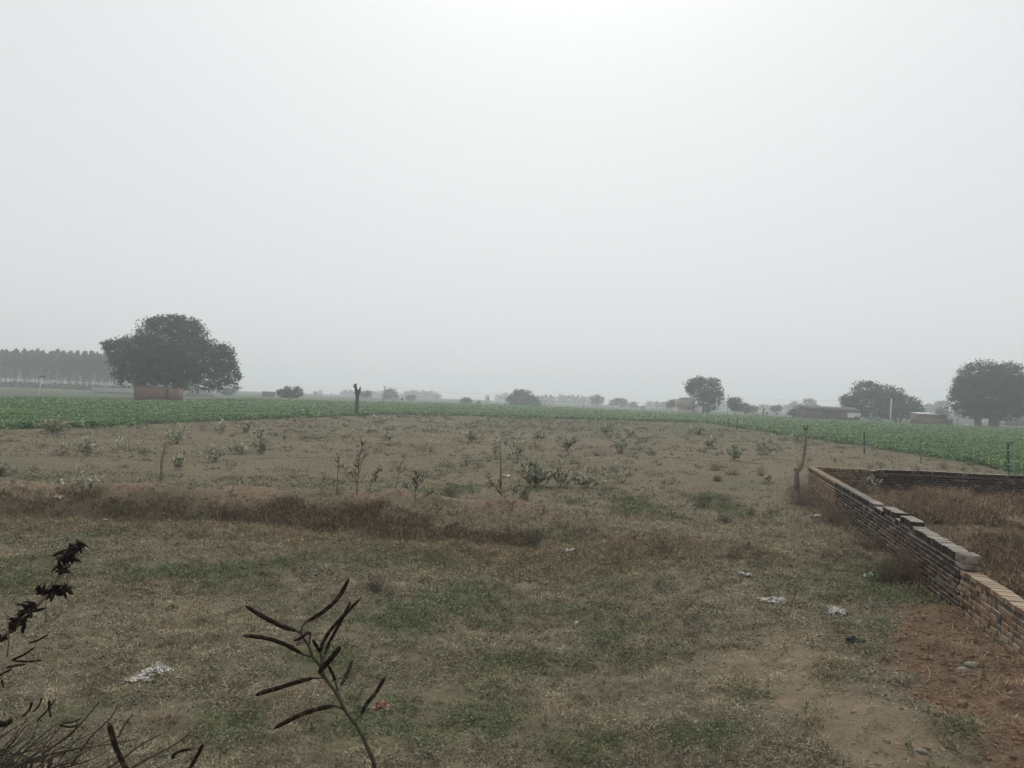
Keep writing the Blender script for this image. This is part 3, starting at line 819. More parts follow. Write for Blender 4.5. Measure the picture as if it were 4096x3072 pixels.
# red brick shed under the huge tree
b = Bld('brick_shed', 'long red brick shed with flat top under the huge spreading tree', 'shed', 538, 702, 1611, 136, 0.10)
b.part('wall', 'brickface', (b.x(538), b.x(660), 0, 3.6, -0.1, 2.55), (b.x(669), b.x(702), 0, 3.6, -0.1, 2.25))
b.part('roof_slab', 'mudwall', (b.x(538) - 0.1, b.x(660) + 0.05, -0.12, 3.7, 2.553, 2.68))
b.part('doorway', 'opening', (b.x(660.4), b.x(668.6), 0.12, 3.5, -0.1, 2.15))
b.part('lintel', 'brickface', (b.x(660), b.x(669), 0.02, 3.55, 2.153, 2.24))
b.part('air_slot', 'opening', (b.x(562), b.x(572), -0.02, 0.2, 1.62, 1.70))

b = Bld('gabled_shed', 'pale gabled shed with two windows seen under the huge tree', 'shed', 735, 802, 1598, 225, -0.15)
hw = b.w / 2
b.part('wall', 'palewall', (-hw * 0.4, hw, 0, 8, -0.1, 2.3))
mb = MB(); V = [(-hw * 0.45, -0.2, 2.3), (hw * 1.05, -0.2, 2.3), (hw * 0.3, -0.2, 3.6), (-hw * 0.45, 8, 2.3), (hw * 1.05, 8, 2.3), (hw * 0.3, 8, 3.6)]
mb.add(V, [(0, 1, 2), (3, 5, 4)]); mb.add(V, [(0, 2, 5, 3), (1, 4, 5, 2), (0, 3, 4, 1)]); mb.build('roof', M['sheet'], b.t)
for xx in (0.0, hw * 0.72):
    w_ = b.part('window', 'frame', (xx - 0.45, xx + 0.45, -0.05, 0.1, 0.7, 2.0)); b.part('pane', 'opening', (xx - 0.33, xx + 0.33, -0.07, 0.0, 0.82, 1.88), parent=w_)
b.part('side_shed', 'palewall', (-hw, -hw * 0.42, 0.3, 6, -0.1, 1.7)); b.part('side_roof', 'sheet', (-hw * 1.05, -hw * 0.42, 0.1, 6.2, 1.703, 1.85))

b = Bld('boundary_wall', 'long pale boundary wall in front of the eucalyptus plantation', 'wall', 365, 538, 1592, 215)
b.t['kind'] = 'thing'
b.part('wall_body', 'palewall', (-b.w / 2, b.w / 2 + 4, 0, 0.3, -0.1, 1.45)); b.part('coping', 'whitewash', (-b.w / 2 - 0.05, b.w / 2 + 4, -0.04, 0.34, 1.453, 1.56))
bank = MB()
us = np.arange(-120, 560, 10)
for u in us:
    p = at_depth(u, 1565, 300); h = 1.6 + 0.8 * fbm(np.array([u]), np.array([0.0]), 40, 2, 5)[0]
    q = 26
    C = np.stack([p[0] + rng.normal(size=q) * 1.0, p[1] + rng.normal(size=q) * 1.5, rng.random(q) * h], 1)
    bank.leaves(C, sphere_dirs(q) * 1.0, sphere_dirs(q) * 0.5, jcol((0.06, 0.06, 0.042), q))
o = bank.build('hedge_bank', M['leaf']); tag(o, 'low scrubby bank along the foot of the eucalyptus plantation', 'scrub', kind='stuff')

b = Bld('dark_hut', 'small dark flat-topped hut left of the umbrella-shaped tree', 'hut', 1048, 1091, 1599, 300)
b.part('wall', 'mudwall', (-b.w / 2, b.w / 2, 0, 3, -0.1, b.z(1582))); b.part('roof', 'thatch', (-b.w / 2 - 0.2, b.w / 2 + 0.2, -0.2, 3.2, b.z(1582) + 0.003, b.z(1578)))
b = Bld('white_house', 'hazy white two-block house left of the tall stump', 'house', 1251, 1285, 1600, 420)
b.part('wall', 'whitewash', (-b.w / 2, b.w / 2, 0, 4, -0.1, b.z(1578))); b.part('stair_tower', 'whitewash', (b.w * 0.2, b.w / 2 - 0.05, 0.2, 3, b.z(1578) + 0.003, b.z(1573)))
w_ = b.part('window', 'opening', (-1.2, -0.4, -0.04, 0.1, 1.4, 2.4)); b.part('sill', 'frame', (-1.3, -0.3, -0.1, 0.1, 1.29, 1.397), parent=w_)
b.part('yard_wall', 'whitewash', (b.w / 2 + 0.02, b.w / 2 + 6, 0, 0.3, -0.1, 0.9))
b = Bld('grey_shed', 'grey box shed in front of the square-crowned hazy tree', 'shed', 1564, 1593, 1613, 330)
b.part('wall', 'palewall', (-b.w / 2, b.w / 2, 0, 3, -0.1, b.z(1601))); b.part('roof', 'concrete', (-b.w / 2 - 0.1, b.w / 2 + 0.1, -0.1, 3.1, b.z(1601) + 0.003, b.z(1599)))
b = Bld('white_house', 'tall thin white house with one dark window in the middle distance', 'house', 1939, 1957, 1620, 400)
b.part('wall', 'whitewash', (-b.w / 2, b.w / 2, 0, 4, -0.1, b.z(1592))); b.part('parapet', 'whitewash', (-b.w / 2 - 0.1, b.w / 2 + 0.1, -0.1, 4.1, b.z(1592) + 0.003, b.z(1589)))
b.part('window', 'opening', (0.0, 0.8, -0.03, 0.1, b.z(1606), b.z(1600))); b.part('yard_wall', 'whitewash', (b.w / 2 + 0.02, b.w / 2 + 3.5, 0, 0.3, -0.1, 1.6))
b = Bld('white_house', 'low white house with a roof turret right of the humped hazy tree', 'house', 2176, 2217, 1630, 330)
b.part('wall', 'whitewash', (-b.w / 2, b.w / 2, 0, 4, -0.1, b.z(1611))); b.part('roof_slab', 'concrete', (-b.w / 2 - 0.15, b.w / 2 + 0.15, -0.15, 4.1, b.z(1611) + 0.003, b.z(1609)))
b.part('turret', 'whitewash', (-0.5, 0.5, 1, 2.2, b.z(1609) + 0.003, b.z(1604))); b.part('window', 'opening', (-0.1, 0.5, -0.03, 0.1, b.z(1622), b.z(1617)))
b = Bld('pale_hut', 'pale hut under the low wide hazy tree', 'hut', 2458, 2480, 1634, 420)
b.part('wall', 'whitewash', (-b.w / 2, b.w / 2, 0, 3, -0.1, b.z(1626))); b.part('roof', 'sheet', (-b.w / 2 - 0.1, b.w / 2 + 0.1, -0.2, 3.1, b.z(1626) + 0.003, b.z(1625)))
# pink house
b = Bld('brick_house', 'unfinished house, pink ground floor and bare brick upper walls, under the round tree', 'house', 2715, 2812, 1661, 228, 0.0)
x0, xm, x1 = b.x(2716), b.x(2770), b.x(2811)
b.part('wall', 'pinkwall', (x0, xm, 0, 7, -0.1, 2.05), (xm + 0.003, x1, 0.6, 7, -0.1, 2.35))
b.part('floor_slab', 'concrete', (x0 - 0.15, xm + 0.15, -0.35, 7, 2.053, 2.2))
b.part('upper_wall', 'barebrick', (x0 + 0.1, xm + 0.5, 0.02, 6.9, 2.203, 4.6), (b.x(2735) , xm + 0.45, 0.1, 6.8, 4.603, 5.1))
b.part('pillar', 'palewall', (x0 - 0.05, x0 + 0.25, -0.06, 0.3, 2.203, 4.65)); b.part('pillar', 'palewall', (b.x(2747), b.x(2747) + 0.3, -0.06, 0.3, 2.203, 4.65)); b.part('pillar', 'palewall', (xm + 0.35, xm + 0.65, -0.06, 0.3, 2.203, 4.9))
b.part('band', 'palewall', (x0, xm + 0.4, -0.05, 0.1, 2.75, 2.95)); b.part('sunshade', 'concrete', (x0 + 0.6, xm, -0.55, 0.0, 1.86, 1.94))
b.part('water_tank', 'darkmetal', (b.x(2782), b.x(2790), 1.0, 1.9, 2.353, 3.1)); b.part('side_parapet', 'pinkwall', (b.x(2792), x1, 0.7, 6, 2.353, 2.75))
b = Bld('post_frame', 'open frame of thin posts left of the pink house', 'frame', 2640, 2668, 1646, 310)
mb = MB(); hh = b.z(1612)
b.part('beam', 'concrete', (-b.w / 2 - 0.1, b.w / 2, -0.05, 0.1, hh, hh + 0.15))
for xx in (-b.w / 2, -0.2, b.w / 2 - 0.2): b.part('post', 'concrete', (xx, xx + 0.18, -0.03, 0.12, -0.1, hh - 0.003))

# thatched huts
b = Bld('thatched_huts', 'row of low dark thatched huts with sagging roofs under the dome tree', 'hut', 3198, 3440, 1686, 212, 0.0)
xs = [b.x(u) for u in (3198, 3230, 3300, 3360, 3440)]
zo = lambda u, v: (1686 + 0.037 * (u - 3319) - v) * b.s
b.part('wall', 'mudwall', (xs[0], xs[1], 0.2, 5, -0.1, zo(3214, 1632)), (xs[1] + 0.01, xs[2], 0, 5, -0.1, zo(3265, 1640)), (xs[2] + 0.01, xs[3], 0.4, 5, -0.1, zo(3330, 1642)), (xs[3] + 0.01, xs[4], 0, 5, -0.1, zo(3400, 1645)))
for k, (ua, ub, va, vb_) in enumerate(((3196, 3230, 1633, 1621), (3228, 3305, 1641, 1625), (3296, 3366, 1644, 1630), (3356, 3444, 1646, 1634))):
    mb = MB(); xa, xb = b.x(ua), b.x(ub); za, zb = zo((ua + ub) / 2, va) - 0.25, zo((ua + ub) / 2, vb_)
    yb = -0.5 - 0.05 * k
    V = [(xa, yb, za), (xb, yb, za), (xb - 0.7, 2.5, zb), (xa + 0.7, 2.5, zb), (xa, 5.4, za), (xb, 5.4, za)]
    mb.add(V, [(0, 1, 2, 3), (3, 2, 5, 4), (0, 4, 5, 1)]); mb.add(V, [(1, 5, 2), (0, 3, 4)]); mb.build('thatched_roof', M['thatch'], b.t)
for ua, vv, n_ in ((3236, 1639, 6), (3252, 1636, 7), (3278, 1632, 9), (3268, 1642, 5), (3385, 1629, 8), (3330, 1634, 5), (3327, 1649, 5)):
    mb = MB(); xx = b.x(ua); zz = zo(ua, vv) ; mb.box(xx - n_ * b.s / 2, xx + n_ * b.s / 2, -0.75, -0.70, zz, zz + 0.10); mb.build('roof_scrap', M['sheet'], b.t)
bn = Bld('cloth_banner', 'white cloth hung on the thatched hut wall', 'banner', 3384, 3436, 1670, 211.0)
g = MB(); n = 14; X, Z = np.meshgrid(np.linspace(-bn.w / 2, bn.w / 2, n), np.linspace(0, 1, n)); hgt = 1.5
bot = 0.35 + 0.25 * np.sin(X * 1.3) + 0.15 * np.sin(X * 4)
V = np.stack([X, -0.9 + 0.06 * np.sin(X * 5 + Z * 3), 0.85 + bot * (1 - Z) + (hgt - 0.0) * Z], -1).reshape(-1, 3)
i = np.arange(n * n).reshape(n, n); g.add(V, np.stack([i[:-1, :-1], i[:-1, 1:], i[1:, 1:], i[1:, :-1]], -1).reshape(-1, 4))
o = g.build('cloth', M['whitewash'], bn.t); sm = o.modifiers.new('thick', 'SOLIDIFY'); sm.thickness = 0.02
b = Bld('low_white_wall', 'low broken white wall in front of the thatched huts', 'wall', 3373, 3434, 1687, 200); b.t['kind'] = 'thing'
b.part('wall_body', 'whitewash', (-b.w / 2, -b.w * 0.28, 0, 0.25, -0.1, 0.42)); b.part('rubble', 'whitewash', (-b.w * 0.22, b.w * 0.1, 0.02, 0.23, -0.1, 0.26), (b.w * 0.14, b.w * 0.45, 0.02, 0.23, -0.1, 0.24))
b = Bld('raised_hutch', 'small dark hutch on a stick right of the pruned trunk', 'hutch', 3064, 3073, 1666, 245)
b.part('box', 'mudwall', (-0.36, 0.36, 0, 0.7, 0.85, 1.55)); b.part('lid', 'sheet', (-0.42, 0.42, -0.06, 0.76, 1.553, 1.62)); b.part('post', 'bamboo', (-0.06, 0.06, 0.3, 0.42, -0.1, 0.847))
b = Bld('low_shelter', 'low dark open shelter left of the pruned trunk', 'shelter', 3022, 3040, 1664, 245)
b.part('roof', 'thatch', (-b.w / 2, b.w / 2, 0, 1.5, 0.72, 0.86)); b.part('wall', 'mudwall', (-b.w / 2 + 0.15, b.w / 2 - 0.15, 0.3, 1.4, -0.1, 0.717))
# low brick house right of dome tree
b = Bld('brick_house', 'low red brick house with pale sheet roof left of the tall dark tree', 'house', 3668, 3800, 1700, 205, 0.0)
zr = lambda u, v: (1700 + 0.037 * (u - 3734) - v) * b.s
b.part('yard_wall', 'brickface', (b.x(3668), b.x(3785), -2.2, -1.95, -0.1, zr(3730, 1677))); b.part('wall', 'brickface', (b.x(3672), b.x(3792), 0, 4, -0.1, zr(3730, 1659)))
mb = MB(); mb.add([(b.x(3670), -0.5, zr(3670, 1657)), (b.x(3750), -0.5, zr(3750, 1661)), (b.x(3750), 4.2, zr(3750, 1653) ), (b.x(3670), 4.2, zr(3670, 1652)), (b.x(3670), -0.5, zr(3670, 1656)), (b.x(3750), -0.5, zr(3750, 1660)), (b.x(3750), 4.2, zr(3750, 1652)), (b.x(3670), 4.2, zr(3670, 1651))],
       [(0, 1, 2, 3), (4, 7, 6, 5), (0, 4, 5, 1), (2, 6, 7, 3), (1, 5, 6, 2), (0, 3, 7, 4)]); mb.build('sheet_roof', M['sheet'], b.t)
b.part('side_roof', 'thatch', (b.x(3752), b.x(3800), -0.4, 4.1, zr(3775, 1662), zr(3775, 1660)))
b.part('gate_pillar', 'brickface', (b.x(3785.3), b.x(3791), -2.3, -1.85, -0.1, zr(3788, 1676)))
b = Bld('tall_white_wall', 'tall plain white building end behind the dark two-trunk tree', 'building', 3806, 3905, 1690, 300)
b.part('wall', 'whitewash', (-b.w / 2, b.w / 2, 0, 6, -0.1, b.z(1630))); b.part('roof_slab', 'concrete', (-b.w / 2 - 0.1, b.w / 2 + 0.1, -0.1, 6.1, b.z(1630) + 0.003, b.z(1628)))
b = Bld('yellow_house', 'cream house half hidden behind the dark tree at the picture edge', 'house', 3990, 4100, 1705, 250)
b.part('wall', 'mudwall', (-b.w / 2, b.w / 2, 0, 5, -0.1, 2.4)); b.part('door', 'pinkwall', (-b.w * 0.4, -b.w * 0.22, -0.06, 0.1, -0.1, 2.0)); b.part('upper_wall', 'pinkwall', (0, b.w / 2, 0.5, 5, 2.403, 4.2)); b.part('sunshade', 'whitewash', (-b.w * 0.12, b.w * 0.35, -0.8, 0.0, 2.25, 2.36))

# poles: foot (u,v), head (u,v), width px, arms [(fraction up, half width px)]
def pole(label, u, v, ut, vt, wpx, D=None, arms=(), m='concrete', name='utility_pole', cat='pole', vee=False, box=None):
    D = D or gdepth(u, v); s = D / F
    B = at_depth(u, v, D); B[2] = 0
    T = at_depth(ut, vt, D) - B
    t = thing(name, label, cat, B)
    q = MB(); q.tube([(0, 0, -0.2), T * 0.5 * np.array([1, 1, 1]), T], np.array([wpx * 0.6, wpx * 0.5, wpx * 0.38]) * s, 7); q.build('shaft', M[m], t)
    for f, hwid in arms:
        c = T * f; q = MB(); q.box(c[0] - hwid * s, c[0] + hwid * s, c[1] - 0.06, c[1] + 0.06, c[2] - 0.07, c[2] + 0.07); a = q.build('crossarm', M['darkmetal'], t)
        for sx in (-1, 1):
            q = MB(); q.tube([c + [sx * hwid * 0.9 * s, 0, 0.073], c + [sx * hwid * 0.9 * s, 0, 0.073 + 1.6 * s]], [0.7 * s, 0.5 * s], 6); q.build('insulator', M['darkmetal'], a)
    if vee:
        for sx in (-1, 1):
            q = MB(); q.tube([T * 0.95, T * 0.98 + [sx * 4 * s, 0, 0.2], T + [sx * 6 * s, 0, 3 * s]], [0.8 * s, 0.7 * s, 0.7 * s], 5); q.build('bracket', M['darkmetal'], t)
    if box:
        c = T * box[0]; q = MB(); q.box(c[0] + box[1] * s, c[0] + box[2] * s, c[1] - 0.5, c[1] + 0.5, c[2] - box[3] * s, c[2]); q.build('lamp_box', M['darkmetal'], t)
    return B + T
tops = []
tops.append(pole('grey wire pole with a V-shaped top right of the tall stump', 1534, 1622, 1539, 1546, 5, 190, vee=True))
tops.append(pole('thin wire pole with small brackets left of the humped hazy tree', 2021, 1629, 2025, 1572, 4, 250, arms=((0.9, 5),), vee=True))
tops.append(pole('faint wire pole between humped tree and tall loose tree', 2335, 1637, 2337, 1588, 3.4, 300, arms=((0.92, 4),), vee=True))
pole('pole with a single crossbar like a cross left of the pink house', 2627, 1645, 2628, 1602, 2.6, 290, arms=((0.82, 6),))
tops.append(pole('thin bare pole far left of the tall stump', 1324, 1606, 1327, 1569, 2.8, 300))
pole('white bare pole standing in front of the round tree', 2866, 1665, 2868, 1587, 4, 225, m='whitewash')
tp = pole('tall pole with two pairs of arms right of the round tree', 2910, 1660, 2914, 1578, 3, 250, arms=((0.82, 8), (0.97, 4)))
pole('slim pole with rungs in front of the pink house', 2771, 1661, 2776, 1590, 3, 226.5, arms=((0.93, 5), (0.70, 5), (0.42, 5), (0.36, 4)), m='darkmetal')
pole('leaning white pole with a dark cap at the far left field edge', 150, 1597, 170, 1503, 4.5, 122, m='whitewash', box=(1.0, -2, 4, 5))
tw = pole('tall white pole in front of the wide dome tree', 3560, 1691, 3566, 1594, 5, 190, m='whitewash')
pole('street pole with a lamp box beside the low brick house', 3788, 1699, 3792, 1600, 3.5, 204, m='concrete', box=(0.72, -10, -1, 8), vee=True)
pole('short grey transformer post right of the square-crowned hazy tree', 1604, 1616, 1604.5, 1582, 1.8, 300, m='concrete', name='transformer_post', box=(0.62, 0.5, 9, 8), arms=((0.97, 6),))
# overhead wires, one line between the first poles
def wire(label, a, b, sag, r=0.012, m='darkmetal'):
    t = np.linspace(0, 1, 24)[:, None]; P = a * (1 - t) + b * t; P[:, 2] -= sag * 4 * (t * (1 - t))[:, 0]
    q = MB(); q.tube(P, r, 4, cap=False); o = q.build('overhead_wire', M[m]); tag(o, label, 'wire')
wire('overhead wire from the V-topped pole by the stump towards the middle pole', tops[0], tops[1], 0.8, 0.014)
wire('overhead wire right of the thin middle wire pole', tops[1], tops[2], 0.6, 0.014)
wire('overhead wire from the two-armed pole to the tall white pole', tp, tw, 1.2, 0.012)

# fence posts round the crop
def post(label, u, v, ut, vt, wpx, m='greenpost', D=None, tie=False):
    D = D or gdepth(u, v); s = D / F
    B = at_depth(u, v, D); B[2] = gz(B[0], B[1]); T = at_depth(ut, vt, D) - B
    t = thing('fence_post', label, 'post', B, 'posts along the crop fields')
    n = 6; k = np.linspace(0, 1, n)[:, None]; P = T * k; P[0, 2] -= 0.25; P[1:-1] += rng.normal(size=(n - 2, 3)) * wpx * s * 0.08
    q = MB(); q.tube(P, np.linspace(wpx * 0.55, wpx * 0.45, n) * s, 8, jitter=0.12); q.build('shaft', M[m], t)
    if tie:
        for f in tie:
            c = T * f; q = MB(); q.tube([c + [-wpx * 0.7 * s, -wpx * 0.5 * s, 0], c + [wpx * 0.7 * s, -wpx * 0.5 * s, 0.01]], wpx * 0.12 * s, 5); q.build('wire_tie', M['frame'], t)
post('thick dark post nearest the back wall at the picture edge', 4034, 1898, 4032, 1769, 9, tie=(0.32, 0.75))
post('dark green post with pale rags tied low, before the right crop', 3457, 1816, 3458, 1726, 5.5, tie=(0.3, 0.36))
post('pale bamboo post between the two dark posts of the right crop', 3684, 1853, 3682, 1744, 4.5, 'bamboo')
post('slim dark post at the inner corner of the right crop', 2948, 1718, 2951, 1671, 4)
post('thin post with white rag left of the inner corner post', 2880, 1705, 2881, 1672, 3, tie=(0.1,))
post('faint post just left of the inner corner post', 2912, 1712, 2914, 1669, 2.5)
post('far thin post in the crop left of the tall dark tree', 3829, 1708, 3830, 1672, 2.6)
post('short post before the low brick house, left one', 3687, 1698, 3687, 1681, 2.4)
post('short post before the low brick house, right one', 3751, 1702, 3751, 1687, 2.4)
post('pale weathered post at the edge of the left crop', 914, 1681, 919, 1615, 4, 'bamboo')
post('short leaning pale post right of the pale weathered post', 1034, 1677, 1028, 1640, 4, 'bamboo')
post('pale post in the crop just right of the stump', 1469, 1652, 1470, 1618, 4, 'bamboo')
post('thin dark stake in the right crop left of the huts', 3103, 1722, 3103, 1686, 2)
post('faint thin post at the near end of the centre crop', 2830, 1697, 2830, 1668, 2.4)
# ------------------------------------------------------------------ shrubs and plants of the plot
GL = (0.34, 0.345, 0.26)      # grey-green milkweed leaves
def leaf_mesh(name, L, W, col, curl=0.15):
    """one oval leaf, 8 faces, lying along +x"""
    xs = np.array([0, 0.18, 0.5, 0.8, 1.0]); ws = np.array([0.05, 0.75, 1.0, 0.65, 0.02])
    V = []
    for x, w_ in zip(xs, ws):
        z = curl * L * (x * (1 - x) * 1.6 - 0.3 * x * x)
        V += [(x * L, -w_ * W / 2, z + 0.06 * w_ * L), (x * L, 0, z), (x * L, w_ * W / 2, z + 0.06 * w_ * L)]
    Fq = []
    for i in range(4):
        for j in range(2):
            a = i * 3 + j; Fq.append((a, a + 3, a + 4, a + 1))
    mb = MB(); mb.add(V, Fq, col); return mb.mesh(name, M['leaf'], smooth=True)
LEAF = [leaf_mesh('leaf', 0.13, 0.075, np.array(GL) * k) for k in (0.55, 0.85, 1.2)]

def milkweed(label, u, v, hpx, wpx, n_st=5, dens=1.0, single=False, green=1.0):
    B = gp(u, v); s = B[1] / F
    h, w_ = hpx * s, wpx * s
    t = thing('milkweed_shrub', label, 'shrub', B, 'milkweed shrubs in the fallow plot')
    stem = MB(); lf = MB(); nl = 0
    for i in range(n_st):
        a = rng.random() * 2 * math.pi
        e = np.array([(i + 0.5) / n_st - 0.5 + rng.normal() * 0.05, rng.normal() * 0.25, 0]) * w_ * 0.95
        e[2] = h * (0.55 + 0.45 * rng.random()) * (1 - 0.35 * abs(e[0] / (w_ / 2 + 1e-6)))
        if i == n_st // 2: e[2] = h
        P = limb((rng.normal() * 0.03, rng.normal() * 0.03, -0.03), e, 0.12, 7)
        P[:, 2] = np.maximum(P[:, 2], -0.03)
        r0 = max(0.006, 0.22 * s)
        stem.tube(P, np.linspace(r0 * 1.4, r0 * 0.6, 7), 5, jcol((0.19, 0.17, 0.13), 1)[0])
        m = max(3, int(12 * dens * (0.55 + 0.5 * h)))
        for k in range(m):
            f = 0.25 + 0.75 * (k + 0.5) / m
            x = f * 6; i0 = min(int(x), 5); c = P[i0] * (1 - (x - i0)) + P[i0 + 1] * (x - i0)
            ang = rng.random() * 2 * math.pi
            for sd in (0, math.pi):
                if rng.random() < 0.15: continue
                el = 0.25 + 0.6 * rng.random() + 0.35 * f
                d = np.array([math.cos(ang + sd) * math.cos(el), math.sin(ang + sd) * math.cos(el), math.sin(el)])
                sz = (0.75 + 0.5 * rng.random()) * max(1.0, s * 850 * 0.11)
                if single:
                    o = bpy.data.objects.new('leaf', LEAF[rng.integers(3)]); COL.objects.link(o); o.parent = t
                    q = Vector(d).to_track_quat('X', 'Z'); o.rotation_mode = 'QUATERNION'; o.rotation_quaternion = q; o.location = c; o.scale = (sz * single * 1.15,) * 3
                else:
                    side = np.cross(d, [0, 0, 1.0]); side /= np.linalg.norm(side) + 1e-6
                    side = side + rng.normal(size=3) * 0.25
                    lf.leaves(c[None], (d * 0.15 * sz)[None], (side * 0.046 * sz)[None], jcol(np.array(GL) * green, 1, 0.5, 0.08))
                nl += 1
    stem.build('stems', M['twig'], t)
    if lf.n: lf.build('foliage', M['leaf'], t)
    return t

MILK = [  # label, u, v, h, w, stems, density, single-leaf size
    ('dense dark milkweed clump at the left crop edge beside a dark hole', 215, 1734, 66, 160, 16, 1.2, 0),
    ('thin-stemmed milkweed just below the dense clump at the left crop edge', 245, 1822, 62, 120, 8, 0.5, 0),
    ('upright milkweed with pale leaves at the barbed wire far left', 343, 1822, 84, 90, 8, 1.0, 0),
    ('sparse low milkweed with three bare clusters, left of the leaning stake', 500, 1795, 50, 130, 7, 0.5, 0),
    ('bushy grey milkweed behind the leaning stake', 705, 1775, 82, 120, 12, 0.9, 0),
    ('low milkweed right of the bare twiggy sapling', 875, 1733, 50, 82, 7, 0.8, 0),
    ('milkweed with bare side branches right of the leaning stake', 855, 1848, 90, 110, 9, 0.9, 0),
    ('little milkweed tuft close right of the leaning stake', 714, 1880, 62, 52, 5, 1.0, 0),
    ('tall sparse milkweed on the bank with leaves in pairs on bare stems', 328, 1962, 125, 190, 7, 0.6, 0.9),
    ('spreading milkweed with big pale leaves, left one of the close pair', 958, 1813, 60, 105, 8, 1.0, 0),
    ('spreading milkweed with big pale leaves, right one of the close pair', 1045, 1815, 100, 80, 8, 1.2, 0),
    ('small milkweed behind the close pair of pale-leaved shrubs', 985, 1733, 42, 64, 6, 0.8, 0),
    ('small upright milkweed behind right of the close pair', 1034, 1755, 40, 44, 5, 1.0, 0),
    ('tiny milkweed alone right of the close pair', 1135, 1761, 22, 30, 3, 0.8, 0),
    ('flat milkweed lying on the ground right of the stump', 1482, 1731, 24, 110, 9, 0.8, 0),
    ('low tangled milkweed below the flat one right of the stump', 1544, 1761, 26, 66, 6, 0.8, 0),
    ('pale milkweed close below the stump', 1510, 1701, 38, 84, 6, 0.6, 0),
    ('milkweed in the middle of the plot left of the tall stake', 1886, 1769, 54, 84, 9, 0.9, 0),
    ('bare-armed shrub with two curved stems left of the tall stake', 1728, 1793, 55, 92, 4, 0.25, 0),
    ('milkweed with tall stems just behind the tall stake', 1982, 1834, 98, 64, 6, 0.6, 0),
    ('milkweed with upright bare stems just right of the tall stake', 2070, 1834, 100, 92, 8, 0.7, 0),
    ('small milkweed farther right behind the tall stake', 2158, 1762, 42, 64, 6, 0.8, 0),
    ('round milkweed behind the big green clump', 2268, 1801, 70, 116, 11, 0.9, 0),
    ('big dense green milkweed clump right of the tall stake', 2140, 1947, 108, 190, 16, 1.3, 0.95),
    ('middle shrub of the big green clump with crossing bare stems', 2245, 1949, 100, 110, 8, 1.0, 0.9),
    ('low green right end of the big milkweed clump', 2350, 1950, 66, 150, 11, 1.0, 0.85),
    ('milkweed far back in the middle of the plot', 2425, 1740, 40, 62, 6, 0.8, 0),
    ('grey milkweed beside the farthest brown tuft', 2520, 1751, 48, 54, 6, 0.7, 0),
    ('milkweed with upright stems behind the right-hand green patch', 2482, 1813, 88, 104, 9, 0.8, 0),
    ('leggy milkweed with curved bare stems at the right of the green clump', 2490, 1933, 112, 190, 8, 0.6, 0.95),
    ('small milkweed behind the fallen branches right of the plot middle', 2834, 1794, 52, 62, 6, 0.9, 0),
    ('leafy green milkweed above the fallen branches', 2934, 1841, 72, 76, 9, 1.1, 0),
    ('big pale milkweed near the right crop edge above the fallen branches', 3064, 1820, 84, 116, 10, 0.9, 0),
    ('faint milkweed at the near corner of the centre crop', 2792, 1740, 42, 64, 6, 0.7, 0),
    ('milkweed behind the forked tree post', 3190, 1776, 42, 64, 6, 0.9, 0),
    ('leafy shrub at the left picture edge on the bank', 0, 1905, 62, 80, 9, 1.2, 0),
    ('tiny milkweed beside brown bushes near the forked tree post', 3072, 1928, 26, 30, 3, 1.0, 0),
]
for lb, u, v, h, w_, ns, dn, sg in MILK:
    milkweed(lb, u, v, h, w_, ns, dn, sg or False, 1.0 if u < 2100 or u > 2460 else 0.85)
# milkweed inside the yard in front of the back wall
yard_m = milkweed('large-leaved milkweed inside the yard before the dark back wall', 3492, 1990, 108, 60, 4, 0.5, 1.25)

